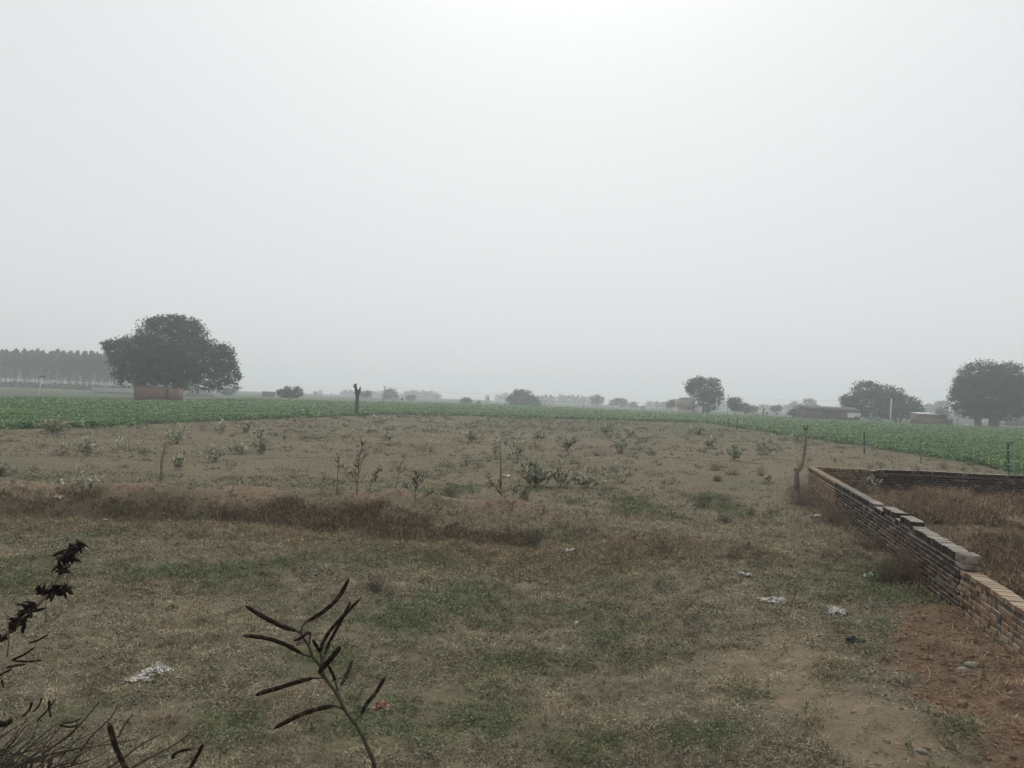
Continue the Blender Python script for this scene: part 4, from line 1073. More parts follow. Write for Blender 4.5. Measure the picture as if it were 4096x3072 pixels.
# dry twiggy bushes
def twig_bush(label, u, v, hpx, wpx, col=(0.115, 0.088, 0.068), n=140, group='dry twiggy bushes', leafy=None, name='dry_bush', upright=0.5, thick=1.0):
    B = gp(u, v); s = B[1] / F; h, w_ = hpx * s, wpx * s
    t = thing(name, label, 'bush', B, group)
    q = MB()
    P0 = rng.normal(size=(n, 3)) * np.array([w_ * 0.10, w_ * 0.08, 0]); P0[:, 2] = 0
    e = sphere_dirs(n); e[:, 2] = np.abs(e[:, 2]) * (0.6 + upright)
    e = e / np.linalg.norm(e, axis=1)[:, None]
    E = e * np.array([w_ * 0.5, w_ * 0.42, h]) * (0.55 + 0.45 * rng.random((n, 1)))
    mid = (P0 + E) / 2 + rng.normal(size=(n, 3)) * 0.12 * np.array([w_, w_, h])
    mid[:, 2] = np.maximum(mid[:, 2], 0.01)
    r = max(0.0024, 0.13 * s) * thick
    cv = jcol(col, n, 0.35)
    side = np.cross(E - P0, rng.normal(size=(n, 3))); side /= np.linalg.norm(side, axis=1)[:, None] + 1e-9; side *= r
    V = np.stack([P0 - side, P0 + side, mid + side * 0.8, mid - side * 0.8, E], 1).reshape(-1, 3)
    k = np.arange(n)[:, None] * 5
    q.V.append(V); q.F[4].append(np.concatenate([k, k + 1, k + 2, k + 3], 1)); q.F[3].append(np.concatenate([k + 3, k + 2, k + 4], 1)); q.n += len(V); q.C.append(np.repeat(cv, 5, 0))
    # side twigs
    m = n * 3; i = rng.integers(0, n, m); f = rng.random((m, 1)) * 0.8 + 0.2
    C = mid[i] * (1 - f) + E[i] * f; A = (e[i] + rng.normal(size=(m, 3)) * 0.7) * h * 0.22
    side = np.cross(A, rng.normal(size=(m, 3))); side /= np.linalg.norm(side, axis=1)[:, None] + 1e-9
    q.tris(C - side * r * 0.7, C + side * r * 0.7, C + A, cv[i] * 1.1)
    q.build('twigs', M['twig'], t)
    if leafy is not None:
        l = MB(); m = int(n * 4); i = rng.integers(0, n, m); f = rng.random((m, 1))
        C = mid[i] * (1 - f) + E[i] * f + rng.normal(size=(m, 3)) * 0.04 * h
        L = max(0.02, 1.0 * s * 4)
        l.leaves(C, sphere_dirs(m) * L, sphere_dirs(m) * L * 0.3, jcol(leafy, m)); l.build('foliage', M['leaf'], t)
    return t
BUSH = [
    ('bare twiggy sapling behind the bushy grey milkweed', 808, 1725, 100, 62, 60, 0.8, None, (0.10, 0.088, 0.072)),
    ('small brown tuft in the plot far behind the barbed wire', 1103, 1738, 16, 32, 50, 0.3, None, None),
    ('faint brown tuft near the crop left of the stump', 1215, 1700, 15, 32, 50, 0.3, None, None),
    ('dark scrub heap at the crop edge left of the stump', 1338, 1675, 24, 62, 110, 0.4, None, (0.07, 0.062, 0.052)),
    ('dark scrub at the foot of the stump', 1455, 1671, 30, 72, 130, 0.4, None, (0.07, 0.062, 0.055)),
    ('purple-brown bush behind the milkweeds right of the tall stake', 2030, 1773, 40, 82, 110, 0.5, None, (0.125, 0.095, 0.078)),
    ('brown bush at the right of the round milkweed', 2390, 1823, 36, 62, 90, 0.5, None, None),
    ('brown bush between round milkweed and leggy milkweed', 2290, 1856, 36, 62, 90, 0.5, None, None),
    ('brown bush behind the leggy milkweed', 2372, 1896, 40, 82, 100, 0.5, None, None),
    ('round brown bush far in the right half of the plot', 2552, 1780, 27, 58, 100, 0.4, None, None),
    ('wide brown bush left of the forked tree post', 2865, 1882, 46, 96, 150, 0.5, None, None),
    ('brown bush joined to the wide brown bush on its right', 2937, 1899, 44, 74, 110, 0.5, None, None),
    ('brown bush with dead branches close left of the forked tree post', 3042, 1903, 52, 66, 110, 0.6, None, None),
    ('small grey-green bush below the wide brown bush', 2868, 1925, 32, 54, 90, 0.6, (0.09, 0.095, 0.06), None),
    ('dark branching bush on the bank in the middle right', 2815, 2034, 96, 116, 90, 0.7, (0.075, 0.085, 0.055), (0.06, 0.052, 0.042)),
    ('twiggy green bush right of the dark branching bush', 2895, 2025, 70, 70, 60, 0.8, (0.075, 0.085, 0.055), None),
    ('low dark spiny bush on the bank near the wall', 2898, 2091, 46, 80, 90, 0.5, None, (0.06, 0.048, 0.04)),
    ('small bare bush right of the low dark spiny bush', 3006, 2057, 44, 46, 50, 0.8, None, (0.07, 0.06, 0.05)),
    ('thorny dark bush right behind the back wall', 3775, 1876, 44, 66, 100, 0.6, None, (0.07, 0.062, 0.05)),
    ('small brown tuft by the rag-tied post', 3432, 1834, 18, 34, 50, 0.4, None, None),
    ('flat brown tuft left of the bamboo post', 3605, 1862, 12, 34, 50, 0.3, None, None),
    ('wiry grey bush at the foot of the green mound', 2130, 2195, 95, 90, 90, 0.6, (0.08, 0.085, 0.055), (0.10, 0.085, 0.07)),
    ('tiny charred bush on the path right of the bank', 2345, 2065, 48, 34, 26, 1.0, None, (0.05, 0.042, 0.036)),
    ('green feathery bush behind the slanting pod plant', 2095, 2005, 66, 66, 110, 0.8, (0.085, 0.10, 0.06), None),
    ('feathery green bush left of the slanting pod plant', 1800, 1992, 60, 90, 110, 0.8, (0.075, 0.10, 0.06), None),
    ('brown grassy tuft in front of the bank below the pod plants', 1500, 2360, 52, 110, 150, 0.6, None, (0.12, 0.092, 0.068)),
    ('thin dry stalks on the bank right of the green patch', 2660, 1955, 46, 34, 24, 1.0, None, None),
    ('brown tangle around the foot of the forked tree post', 3205, 2020, 130, 190, 300, 0.6, None, (0.155, 0.122, 0.098)),
    ('brown tangle against the old wall near its far corner', 3330, 2090, 90, 170, 240, 0.5, None, (0.165, 0.130, 0.100)),
    ('brown tangle against the middle of the old wall', 3480, 2200, 110, 200, 260, 0.5, None, (0.16, 0.125, 0.095)),
    ('reddish brush leaning on the old wall by its plaster stub', 3625, 2330, 170, 190, 280, 0.7, None, (0.165, 0.112, 0.086)),
    ('green-leaved brush below the reddish brush at the old wall', 3540, 2330, 100, 160, 200, 0.5, (0.085, 0.095, 0.06), (0.11, 0.09, 0.065)),
]
for lb, u, v, h, w_, n_, up, lfy, c in BUSH:
    twig_bush(lb, u, v, h, w_, c or (0.165, 0.125, 0.096), n_, leafy=lfy, upright=up)

# pod plants on the bank
PODC = (0.040, 0.034, 0.030)
def pod_plant(label, stems, n_pods, Dref, side=()):
    D = gp(*Dref)[1]; s = D / F
    B = gp(*stems[0][0])
    t = thing('pod_plant', label, 'plant', B, 'pod-bearing plants on the bank')
    q = MB(); pods = MB(); C = []
    for si, st_ in enumerate(stems):
        P = np.array([at_depth(u, v, D + 0.15 * rng.normal()) - B for u, v in st_])
        if si == 0: P[0] = [0, 0, -0.05]
        t_ = np.linspace(0, 1, len(P)); tt = np.linspace(0, 1, 9)
        P = np.stack([np.interp(tt, t_, P[:, k]) for k in range(3)], 1)
        q.tube(P, np.linspace(0.011, 0.004, 9) * (1 if si == 0 else 0.7), 5, (0.085, 0.075, 0.058))
        C.append(P)
    for k in range(n_pods):
        P = C[rng.integers(len(C))] if rng.random() < 0.55 else C[0]
        f = 8 * (0.42 + 0.58 * rng.random()); i0 = min(int(f), 7); c = P[i0] * (1 - f + i0) + P[i0 + 1] * (f - i0)
        a = rng.random() * 2 * math.pi; L = 0.11 + 0.06 * rng.random(); el = 0.35 + 0.5 * rng.random()
        d = np.array([math.cos(a) * math.cos(el), math.sin(a) * math.cos(el) * 0.6, math.sin(el)])
        pp = np.array([c, c + d * L * 0.25 + [0, 0, -0.01], c + d * L * 0.65, c + d * L + [0, 0, 0.02]])
        m_ = MB(); m_.tube(pp, [0.003, 0.0075, 0.0075, 0.002], 5, jcol(PODC, 1)[0]); m_.build('pod', M['twig'], t)
    q.build('stem', M['twig'], t)
pod_plant('tallest pod plant on the bank, many dark curved pods up its stem', [((1428, 1990), (1432, 1900), (1436, 1830), (1452, 1768)), ((1430, 1930), (1405, 1900), (1372, 1868)), ((1428, 1960), (1422, 1900), (1425, 1850)), ((1434, 1900), (1448, 1850), (1462, 1808))], 62, (1428, 1990))
pod_plant('slim pod plant just left of the tallest one', [((1347, 1978), (1350, 1900), (1354, 1850), (1360, 1815)), ((1350, 1940), (1375, 1915), (1395, 1900))], 16, (1347, 1978))
pod_plant('leaning pod plant just right of the tallest one', [((1472, 1968), (1485, 1925), (1500, 1895), (1528, 1868)), ((1476, 1960), (1490, 1930), (1510, 1905))], 24, (1472, 1968))
pod_plant('nearly bare pod plant with an angular stem', [((1580, 1962), (1590, 1910), (1600, 1870), (1610, 1830)), ((1598, 1880), (1580, 1862)), ((1602, 1860), (1618, 1838))], 8, (1580, 1962))
pod_plant('bushy dark pod plant in the middle of the bank', [((1660, 2035), (1662, 1980), (1664, 1930), (1666, 1895)), ((1662, 1990), (1635, 1955), (1622, 1940)), ((1662, 1985), (1690, 1950), (1692, 1915)), ((1661, 2000), (1705, 1985), (1728, 1970))], 70, (1660, 2035))
pod_plant('slanting pod plant beside the tall stake', [((2046, 2048), (2052, 2018), (2010, 1985), (1975, 1940), (1932, 1893)), ((1990, 1955), (2003, 1930)), ((2052, 2015), (2055, 1975), (2046, 1945)), ((2050, 1975), (2066, 1945)), ((2052, 2010), (2085, 1985), (2100, 1958))], 46, (2046, 2048))
pod_plant('short pod plant on the brow of the bank right of the bushy one', [((1745, 2070), (1748, 2040), (1752, 2020)), ((1746, 2050), (1765, 2030))], 8, (1745, 2070))
pod_plant('dark little pod plant on the slope left of the bushy one', [((1495, 2095), (1493, 2050), (1490, 2030)), ((1494, 2060), (1515, 2045))], 7, (1495, 2095))

# ------------------------------------------------------------------ fence stakes and barbed wire
M['stake'] = mat('grey_stake', (0.22, 0.18, 0.14), noise=(14, (0.12, 0.10, 0.08), 0.45, 0.65), bump=(40, 0.7, 0.015))
def stake(label, pts, D, w0, w1, name='fence_stake', extra=()):
    B = np.array(at_depth(*pts[0], D)); B[2] = gz(B[0], B[1]); s = D / F
    t = thing(name, label, 'post', B)
    P = np.array([at_depth(u, v, D) - B for u, v in pts]); P[0, 2] = -0.2
    q = MB(); q.tube(P, np.linspace(w0, w1, len(P)) * s / 2, 9, jitter=0.25); q.build('shaft', M['stake'], t, smooth=True)
    for ps, a, b_ in extra:
        q = MB(); q.tube([at_depth(u, v, D) - B for u, v in ps], np.linspace(a, b_, len(ps)) * s / 2, 8, jitter=0.25); q.build('branch', M['stake'], t, smooth=True)
    return B + P
DS1 = gp(641, 1936)[1]; DS2 = gp(2004, 1954)[1]; DS3 = gp(3190, 1965)[1]
s1 = stake('rough leaning stake carrying the barbed wire at the left of the bank', [(640, 1936), (645, 1890), (646, 1850), (655, 1805), (667, 1770)], DS1, 13, 6)
s2 = stake('tall pale straight stake in the middle of the fence', [(2004, 1954), (2003, 1880), (2002, 1820), (2000, 1756)], DS2, 9, 5, extra=(([(2004, 1950), (2005, 1900), (2004, 1850)], 7, 5),))
s3 = stake('crooked forked tree trunk used as fence post near the wall corner', [(3190, 1968), (3188, 1920), (3186, 1888), (3200, 1872), (3211, 1848), (3220, 1800), (3223, 1760), (3222, 1722)], DS3, 22, 9, 'forked_post',
           extra=(([(3222, 1722), (3217, 1708), (3214, 1699)], 8, 6), ([(3223, 1722), (3230, 1708), (3231, 1699)], 8, 6), ([(3187, 1890), (3180, 1878), (3182, 1870)], 14, 10), ([(3196, 1878), (3193, 1850), (3190, 1835)], 4, 2)))
M['rust'] = mat('rusty_wire', (0.05, 0.042, 0.036), rough=0.8)
def barbed(label, uvs, D):
    pts = np.array([at_depth(u, v, d) for (u, v), d in zip(uvs, D)])
    t_ = np.linspace(0, 1, len(pts)); tt = np.linspace(0, 1, 120)
    P = np.stack([np.interp(tt, t_, pts[:, k]) for k in range(3)], 1)
    t = thing('barbed_wire', label, 'wire', (0, 0, 0))
    q = MB(); q.tube(P, 0.0028, 4, cap=False); q.build('strand', M['rust'], t)
    L = np.cumsum(np.r_[0, np.linalg.norm(np.diff(P, axis=0), axis=1)])
    q = MB()
    for x in np.arange(0.1, L[-1], 0.14):
        c = np.array([np.interp(x, L, P[:, k]) for k in range(3)])
        for _ in range(2):
            d = sphere_dirs(1)[0] * 0.022; q.tube([c - d, c + d], [0.003, 0.002], 3, cap=False)
    o = q.build('barbs', M['rust'], t); o['kind'] = 'stuff'
barbed('rusty barbed wire strand sagging from the left edge to the tall stake', [(-60, 1758), (120, 1772), (250, 1790), (400, 1818), (520, 1836), (646, 1848), (760, 1850), (900, 1842), (1100, 1832), (1300, 1829), (1500, 1829), (1750, 1832), (2002, 1850)], np.interp(np.linspace(0, 1, 13), [0, 0.4, 1], [DS1, DS1, DS2]))
barbed('rusty barbed wire strand from the tall stake to the crooked forked post', [(2002, 1850), (2200, 1862), (2400, 1845), (2600, 1834), (2750, 1829), (2950, 1832), (3200, 1842)], np.linspace(DS2, DS3, 7))

# ------------------------------------------------------------------ plants close to the photographer
M['pod'] = mat('velvet_pod', (0.024, 0.019, 0.014), rough=1.0, noise=(110, (0.085, 0.064, 0.044), 0.5, 0.66), bump=(420, 0.8, 0.004), spec=0.05)
M['greenstem'] = mat('green_stem', (0.070, 0.066, 0.042), noise=(60, (0.040, 0.035, 0.025), 0.45, 0.65))
def zpt(zx, zy, D): return at_depth(800 + zx / 2.16, 2272 + zy / 2.16, D)
Dn = 1.55
root = at_depth(1560, 3420, Dn + 0.1); root[2] = gz(root[0], root[1])
pp = thing('velvet_pod_plant', 'close plant with a green stem and thick dark curved velvety pods', 'plant', root)
def spline(P, n=14):
    P = np.asarray(P, float); k = np.linspace(0, 1, len(P)); t = np.linspace(0, 1, n)
    o = np.stack([np.interp(t, k, P[:, i]) for i in range(3)], 1)
    for _ in range(2): o[1:-1] = (o[:-2] + 2 * o[1:-1] + o[2:]) / 4
    return o
sp = [root - [0, 0, 0.1] , at_depth(1535, 3250, Dn + 0.05)] + [zpt(x, y, Dn) for x, y in ((1500, 1659), (1440, 1540), (1390, 1420), (1330, 1330), (1250, 1230), (1200, 1120), (1150, 1040), (1080, 950), (1040, 870))]
q = MB(); P = spline(sp, 40); q.tube(P - root, np.linspace(0.0044, 0.0030, 40), 8); q.build('stem', M['greenstem'], pp, smooth=True)
q = MB(); P = spline([zpt(x, y, Dn) for x, y in ((1075, 945), (1040, 840), (970, 770), (945, 680), (890, 600), (858, 540))], 16); q.tube(P - root, np.linspace(0.0034, 0.0022, 16), 7); q.build('stem', M['greenstem'], pp, smooth=True)
PODS = [([(835, 545), (700, 500), (560, 430), (390, 325)], 20, 0.0, [(862, 560), (835, 545)]),
        ([(880, 740), (780, 680), (640, 620), (480, 590), (365, 585)], 18, -0.03, [(960, 770), (880, 740)]),
        ([(915, 465), (1040, 400), (1160, 300), (1230, 200), (1290, 90)], 19, 0.02, [(880, 575), (872, 515), (915, 465)]),
        ([(1040, 730), (1060, 640), (1130, 530), (1250, 400), (1390, 260)], 16, 0.02, [(1050, 840), (1040, 730)]),
        ([(1080, 750), (1110, 650), (1180, 530), (1260, 380), (1300, 290)], 15, 0.05, [(1060, 850), (1080, 750)]),
        ([(1025, 905), (1080, 840), (1150, 760), (1215, 675)], 23, -0.06, [(1060, 930), (1025, 905)]),
        ([(985, 950), (850, 980), (700, 1030), (560, 1070), (475, 1100)], 19, -0.04, [(1070, 945), (1020, 955), (985, 950)]),
        ([(1165, 1190), (1040, 1210), (880, 1260), (760, 1320), (635, 1390)], 20, -0.03, [(1240, 1220), (1165, 1190)]),
        ([(1390, 1265), (1440, 1170), (1520, 1080), (1600, 940)], 18, 0.04, [(1330, 1330), (1390, 1265)]),
        ([(810, 630), (880, 600), (930, 560), (955, 560)], 13, -0.02, [(945, 660), (950, 600), (955, 560)]),
        ([(975, 620), (1010, 680), (1050, 740)], 14, 0.03, [(1050, 740), (1050, 830)]),
        ([(1105, 840), (1150, 920), (1170, 980)], 13, 0.03, [(1170, 980), (1190, 1060)]),
        ([(1215, 1020), (1250, 960), (1290, 870), (1315, 790)], 17, 0.10, [(1200, 1100), (1215, 1020)])]
for ps, r_, dd, ped in PODS:
    n = 18; P = spline([zpt(x, y, Dn + dd * f) for (x, y), f in zip(ps, np.linspace(0.3, 1.3, len(ps)))], n)
    rr = r_ / 2.16 * Dn / F * np.interp(np.linspace(0, 1, n), [0, 0.06, 0.15, 0.85, 0.95, 1], [0.25, 0.75, 1, 0.95, 0.7, 0.2]) * (1 + 0.06 * np.sin(np.arange(n) * 2.1))
    q = MB(); q.tube(P - root, rr, 9, jitter=0.10); q.build('pod', M['pod'], pp, smooth=True)
    q = MB(); Pe = spline([zpt(x, y, Dn + dd * 0.3 * i / max(1, len(ped) - 1) * (1 if i else 0)) for i, (x, y) in enumerate(ped)], 6); q.tube(Pe - root, 0.0022, 6); q.build('pod_stalk', M['greenstem'], pp)

# blurred dark seed heads at the left edge
def lz(zx, zy, D): return at_depth(zx / 2.16, 2072 + zy / 2.16, D)
M['seed'] = mat('seed_head', (0.024, 0.020, 0.018), rough=1.0, noise=(200, (0.05, 0.042, 0.035), 0.5, 0.7), bump=(300, 0.8, 0.004), spec=0.05)
Dl = 1.25
root2 = at_depth(-420, 3050, Dl); root2[2] = gz(root2[0], root2[1])
sd = thing('seed_head_plant', 'dark drooping plant with clusters of dry seed heads at the left edge', 'plant', root2)
q = MB(); P = spline([root2 - [0, 0, 0.05], lz(-420, 1500, Dl)] + [lz(x, y, Dl) for x, y in ((-150, 1180), (0, 1040), (100, 960), (220, 850), (380, 700), (470, 570), (510, 480), (580, 390), (640, 300), (712, 205))], 34)
q.tube(P - root2, np.linspace(0.0045, 0.0016, 34), 7); q.build('stem', M['stake'], sd, smooth=True)
for cx, cy, n_, sc_ in ((610, 335, 10, 62), (650, 275, 7, 52), (680, 255, 3, 40), (555, 355, 4, 36), (500, 430, 3, 34), (550, 455, 2, 26), (395, 640, 9, 62), (470, 605, 5, 54), (545, 630, 6, 50), (270, 765, 6, 52), (225, 815, 5, 44), (165, 890, 5, 48), (105, 945, 5, 46), (185, 940, 3, 40), (10, 1040, 3, 30)):
    q = MB()
    for _ in range(int(n_ * 1.5)):
        c = lz(cx + rng.normal() * sc_ * 0.55, cy + rng.normal() * sc_ * 0.45, Dl + rng.normal() * 0.012) - root2
        a = sphere_dirs(1)[0]; L = 0.009 + 0.004 * rng.random()
        q.tube([c - a * L, c - a * L * 0.55, c, c + a * L * 0.5, c + a * L], np.array([0.0008, 0.0026, 0.0030, 0.0020, 0.0004]) * (0.7 + 0.5 * rng.random()), 6)
        q.tube([c, c + (a + sphere_dirs(1)[0]) * L], [0.0008, 0.0003], 4, cap=False)
    q.build('seed_head', M['seed'], sd)
for ps in ([(585, 390), (588, 500), (583, 600)], [(515, 490), (530, 540), (535, 585)], [(395, 700), (400, 800), (398, 900)], [(70, 1000), (75, 1100), (60, 1200)]):
    q = MB(); q.tube(np.array([lz(x, y, Dl) for x, y in ps]) - root2, 0.0012, 5); q.build('hanging_thread', M['stake'], sd)

# dry tangle of twigs and pods in the bottom left corner
def bz(zx, zy, D): return at_depth(zx / 2.665, 2450 + zy / 2.665, D)
root3 = at_depth(150, 3900, 1.9); root3[2] = gz(root3[0], root3[1])
tg = thing('dry_twig_tangle', 'tangle of dry grey twigs and dark curved pods in the bottom corner', 'bush', root3)
q = MB()
for k in range(64):
    x0 = rng.random() * 900 - 350; D0 = 1.7 + 0.5 * rng.random()
    an = rng.normal() * 0.45 + 0.45
    L = 350 + 650 * rng.random()
    a = np.array([x0, 1500 + rng.random() * 500]); b_ = a + np.array([math.cos(an), -math.sin(an)]) * L
    if b_[1] < 950: b_[1] = 950 + rng.random() * 250
    m_ = (a + b_) / 2 + rng.normal(size=2) * 60
    P = spline([bz(*a, D0), bz(*m_, D0), bz(*b_, D0 + 0.15 * rng.normal())], 8) - root3
    g = rng.random()
    q.tube(P, np.linspace(0.0018, 0.0007, 8) * (0.7 + 0.8 * rng.random()), 4, (0.12, 0.10, 0.08) if g < 0.3 else (0.045, 0.034, 0.026), cap=False)
q.build('twigs', M['twig'], tg)
q = MB()
for k in range(9):
    x0 = rng.random() * 700 - 200
    q.tube(spline([root3 + rng.normal(size=3) * [0.1, 0.1, 0], bz(x0, 1900, 1.85), bz(x0 + 60, 1550, 1.85)], 8) - root3, np.linspace(0.006, 0.003, 8), 6, (0.06, 0.05, 0.04))
q.build('stem', M['twig'], tg)
for ps, r_, D0 in (([(1160, 1170), (1200, 1330), (1250, 1480), (1340, 1660), (1400, 1760)], 28, 1.5), ([(1840, 1560), (1850, 1515), (1900, 1480), (2045, 1452)], 18, 1.7), ([(2165, 1400), (2085, 1560), (2000, 1700)], 22, 1.6),
                   ([(300, 330), (420, 290), (515, 235)], 11, 1.7), ([(120, 510), (260, 450), (370, 370)], 13, 1.7), ([(140, 515), (300, 525), (450, 508)], 12, 1.7), ([(60, 590), (170, 565), (275, 552)], 12, 1.7), ([(-40, 690), (50, 640), (130, 600)], 12, 1.7),
                   ([(240, 1110), (310, 1050), (345, 945)], 14, 1.7), ([(350, 1060), (420, 990), (445, 900)], 10, 1.7), ([(525, 930), (525, 1040), (545, 1120)], 13, 1.7), ([(380, 1170), (500, 1050), (595, 920)], 9, 1.75), ([(680, 1180), (780, 1170), (865, 1130)], 9, 1.8), ([(620, 1195), (740, 1225), (850, 1200)], 11, 1.8), ([(20, 720), (40, 800)], 12, 1.7),
                   ([(-60, 1160), (40, 1200), (130, 1140)], 30, 1.4)):
    P = spline([bz(x, y, D0) for x, y in ps], 12) - root3
    q = MB(); q.tube(P, r_ / 2.665 * D0 / F * np.interp(np.linspace(0, 1, 12), [0, 0.1, 0.9, 1], [0.4, 1, 0.9, 0.3]), 8, jitter=0.1); q.build('pod', M['pod'], tg, smooth=True)
for ps in ([(1260, 980), (1200, 1110), (1080, 1220), (950, 1330), (760, 1640)], [(1420, 1080), (1330, 1190), (1260, 1330)], [(820, 1160), (800, 1260), (730, 1320)], [(2050, 1260), (1960, 1340), (1800, 1450), (1560, 1560), (1400, 1660)], [(790, 1470), (560, 1490), (340, 1560), (120, 1660)], [(1720, 1290), (1500, 1410), (1300, 1560), (1150, 1660)], [(1440, 1350), (1100, 1420), (700, 1460), (300, 1600)]):
    q = MB(); q.tube(spline([bz(x, y, 1.8) for x, y in ps], 12) - root3, np.linspace(0.0014, 0.0028, 12), 5, (0.075, 0.058, 0.045)); q.build('branch', M['twig'], tg)
# ------------------------------------------------------------------ litter, stones, sticks
M['plastic'] = mat('white_plastic', (0.56, 0.54, 0.49), rough=0.45, noise=(30, (0.42, 0.40, 0.36), 0.5, 0.68))
M['paper'] = mat('dirty_paper', (0.40, 0.385, 0.35), noise=(25, (0.36, 0.33, 0.29), 0.5, 0.68))
M['greenplastic'] = mat('green_plastic', (0.16, 0.42, 0.15), rough=0.45, noise=(22, (0.55, 0.62, 0.50), 0.44, 0.52))
M['redplastic'] = mat('red_packet', (0.24, 0.095, 0.07), rough=0.5, noise=(40, (0.34, 0.22, 0.17), 0.5, 0.6))
M['blackcloth'] = mat('black_rag', (0.012, 0.012, 0.014), rough=0.8)
M['stone'] = mat('grey_stone', (0.24, 0.225, 0.195), noise=(30, (0.15, 0.14, 0.12), 0.45, 0.65), bump=(70, 0.7, 0.01))
M['clod'] = mat('soil_clod', (0.19, 0.125, 0.082), noise=(18, (0.12, 0.08, 0.055), 0.45, 0.65), bump=(60, 0.8, 0.01))
M['drystick'] = mat('dry_stick', (0.25, 0.21, 0.16), noise=(40, (0.14, 0.115, 0.085), 0.45, 0.65))

def blob(rx, ry, rz_, rough, seed, nu=18, nv=11, fine=1.0):
    """closed lumpy or crumpled shape"""
    u = np.linspace(0, 2 * math.pi, nu, endpoint=False); v = np.linspace(0, math.pi, nv)
    U, Vv = np.meshgrid(u, v)
    x = np.sin(Vv) * np.cos(U); y = np.sin(Vv) * np.sin(U); z = np.cos(Vv)
    n1 = fbm(x * 2 + 10 * seed, y * 2 + z * 1.7, 0.9 * fine, 3, seed) - 0.5
    r = 1 + rough * 2 * n1
    n2 = fbm(x * 3 - 7 * seed, z * 3 + y, 0.5 * fine, 2, seed + 3) - 0.5
    V = np.stack([x * r * rx, y * r * ry, (z * r + rough * n2) * rz_], -1).reshape(-1, 3)
    i = np.arange(nv - 1)[:, None] * nu; k = np.arange(nu)[None]; k2 = (k + 1) % nu
    Fq = np.stack([i + k, i + nu + k, i + nu + k2, i + k2], -1).reshape(-1, 4)
    return V, Fq

def lump(name, label, cat, u, v, wpx, hpx, m, rough=0.5, seed=1, rot=0.0, parts=1, sm=False, group=None):
    B = gp(u, v); s = B[1] / F
    t = thing(name, label, cat, B, group, rot)
    for k in range(parts):
        f = 1 if parts == 1 else (0.72, 0.5, 0.4, 0.35)[k]
        soft = m in ('plastic', 'paper', 'greenplastic', 'redplastic', 'blackcloth') and cat != 'sack' and cat != 'stone'
        V, Fq = crumple(wpx * s * 1.1 * f, wpx * s * 0.8 * f, hpx * s * 1.3 * f, seed + k) if soft else blob(wpx * s / 2 * f, wpx * s / 2 * f * 0.7, hpx * s * 0.62 * f, rough * (1.5 if cat == 'stone' else 1), seed + k, *((9, 6) if cat == 'stone' else (18, 11)))
        off = np.array([0, 0, 0.0]) if k == 0 else np.array([(-0.38, 0.4, -0.1)[k - 1] * wpx * s, (0.12, -0.05, 0.3)[k - 1] * wpx * s, 0])
        V = V + off; V[:, 2] += 0.01 if soft else hpx * s * 0.12 * f
        q = MB(); q.add(V, Fq); q.build('fold' if m in ('plastic', 'paper', 'greenplastic', 'redplastic', 'blackcloth') else 'rock', M[m], t, smooth=sm)
    return t

def scrap(name, label, u, v, wpx, hpx, m, seed=1, rot=0.0, cat='litter', lift=0.02, fold=0.25, n=13):
    """crumpled sheet lying on the ground"""
    B = gp(u, v); s = B[1] / F; W = wpx * s; Dp = max(hpx * s * 2.2, W * 0.45)
    X, Y = np.meshgrid(np.linspace(-0.5, 0.5, n), np.linspace(-0.5, 0.5, n))
    a = fbm(X * 3 + seed * 5, Y * 3, 0.8, 3, seed) - 0.5; b_ = fbm(X * 3 - seed * 3, Y * 3 + 9, 0.7, 3, seed + 9) - 0.5
    fold_z = np.abs(fbm(X * 5 + seed, Y * 5 - seed, 0.9, 3, seed + 4) - 0.5) * 2
    V = np.stack([(X + a * 0.45) * W, (Y + b_ * 0.45) * Dp, lift + fold_z * fold * W], -1).reshape(-1, 3)
    c, s_ = math.cos(rot), math.sin(rot)
    V[:, :2] = V[:, :2] @ np.array([[c, s_], [-s_, c]])
    V[:, 2] += terrain(V[:, 0] + B[0], V[:, 1] + B[1]) - B[2]
    i = np.arange(n * n).reshape(n, n)
    q = MB(); q.add(V, np.stack([i[:-1, :-1], i[:-1, 1:], i[1:, 1:], i[1:, :-1]], -1).reshape(-1, 4))
    o = q.build(name, M[m]); o.location = B
    sm = o.modifiers.new('thick', 'SOLIDIFY'); sm.thickness = 0.003
    return tag(o, label, cat)

# torn white plastic bag bottom left
B = gp(600, 2700); s = B[1] / F
t = thing('plastic_bag', 'torn crumpled white plastic bag with a trailing strip on the grass', 'bag', B)
def crumple(W, Dp, Hh, seed, n=17):
    """thin crumpled sheet with sharp folds"""
    X, Y = np.meshgrid(np.linspace(-0.5, 0.5, n), np.linspace(-0.5, 0.5, n))
    a_ = fbm(X * 4 + seed * 5, Y * 4, 0.8, 3, seed) - 0.5; b_ = fbm(X * 4 - seed * 3, Y * 4 + 9, 0.7, 3, seed + 9) - 0.5
    z = np.abs(fbm(X * 5 + seed, Y * 5 - seed, 0.8, 3, seed + 4) - 0.5) * 2 + np.abs(fbm(X * 9 - seed, Y * 9 + seed, 0.9, 2, seed + 6) - 0.5)
    rr_ = np.hypot(X, Y); z = z * np.clip(1.15 - 1.6 * rr_, 0.08, 1)
    V = np.stack([(X + a_ * 0.6) * W, (Y + b_ * 0.6) * Dp, z * Hh], -1).reshape(-1, 3)
    i = np.arange(n * n).reshape(n, n)
    return V, np.stack([i[:-1, :-1], i[:-1, 1:], i[1:, 1:], i[1:, :-1]], -1).reshape(-1, 4)
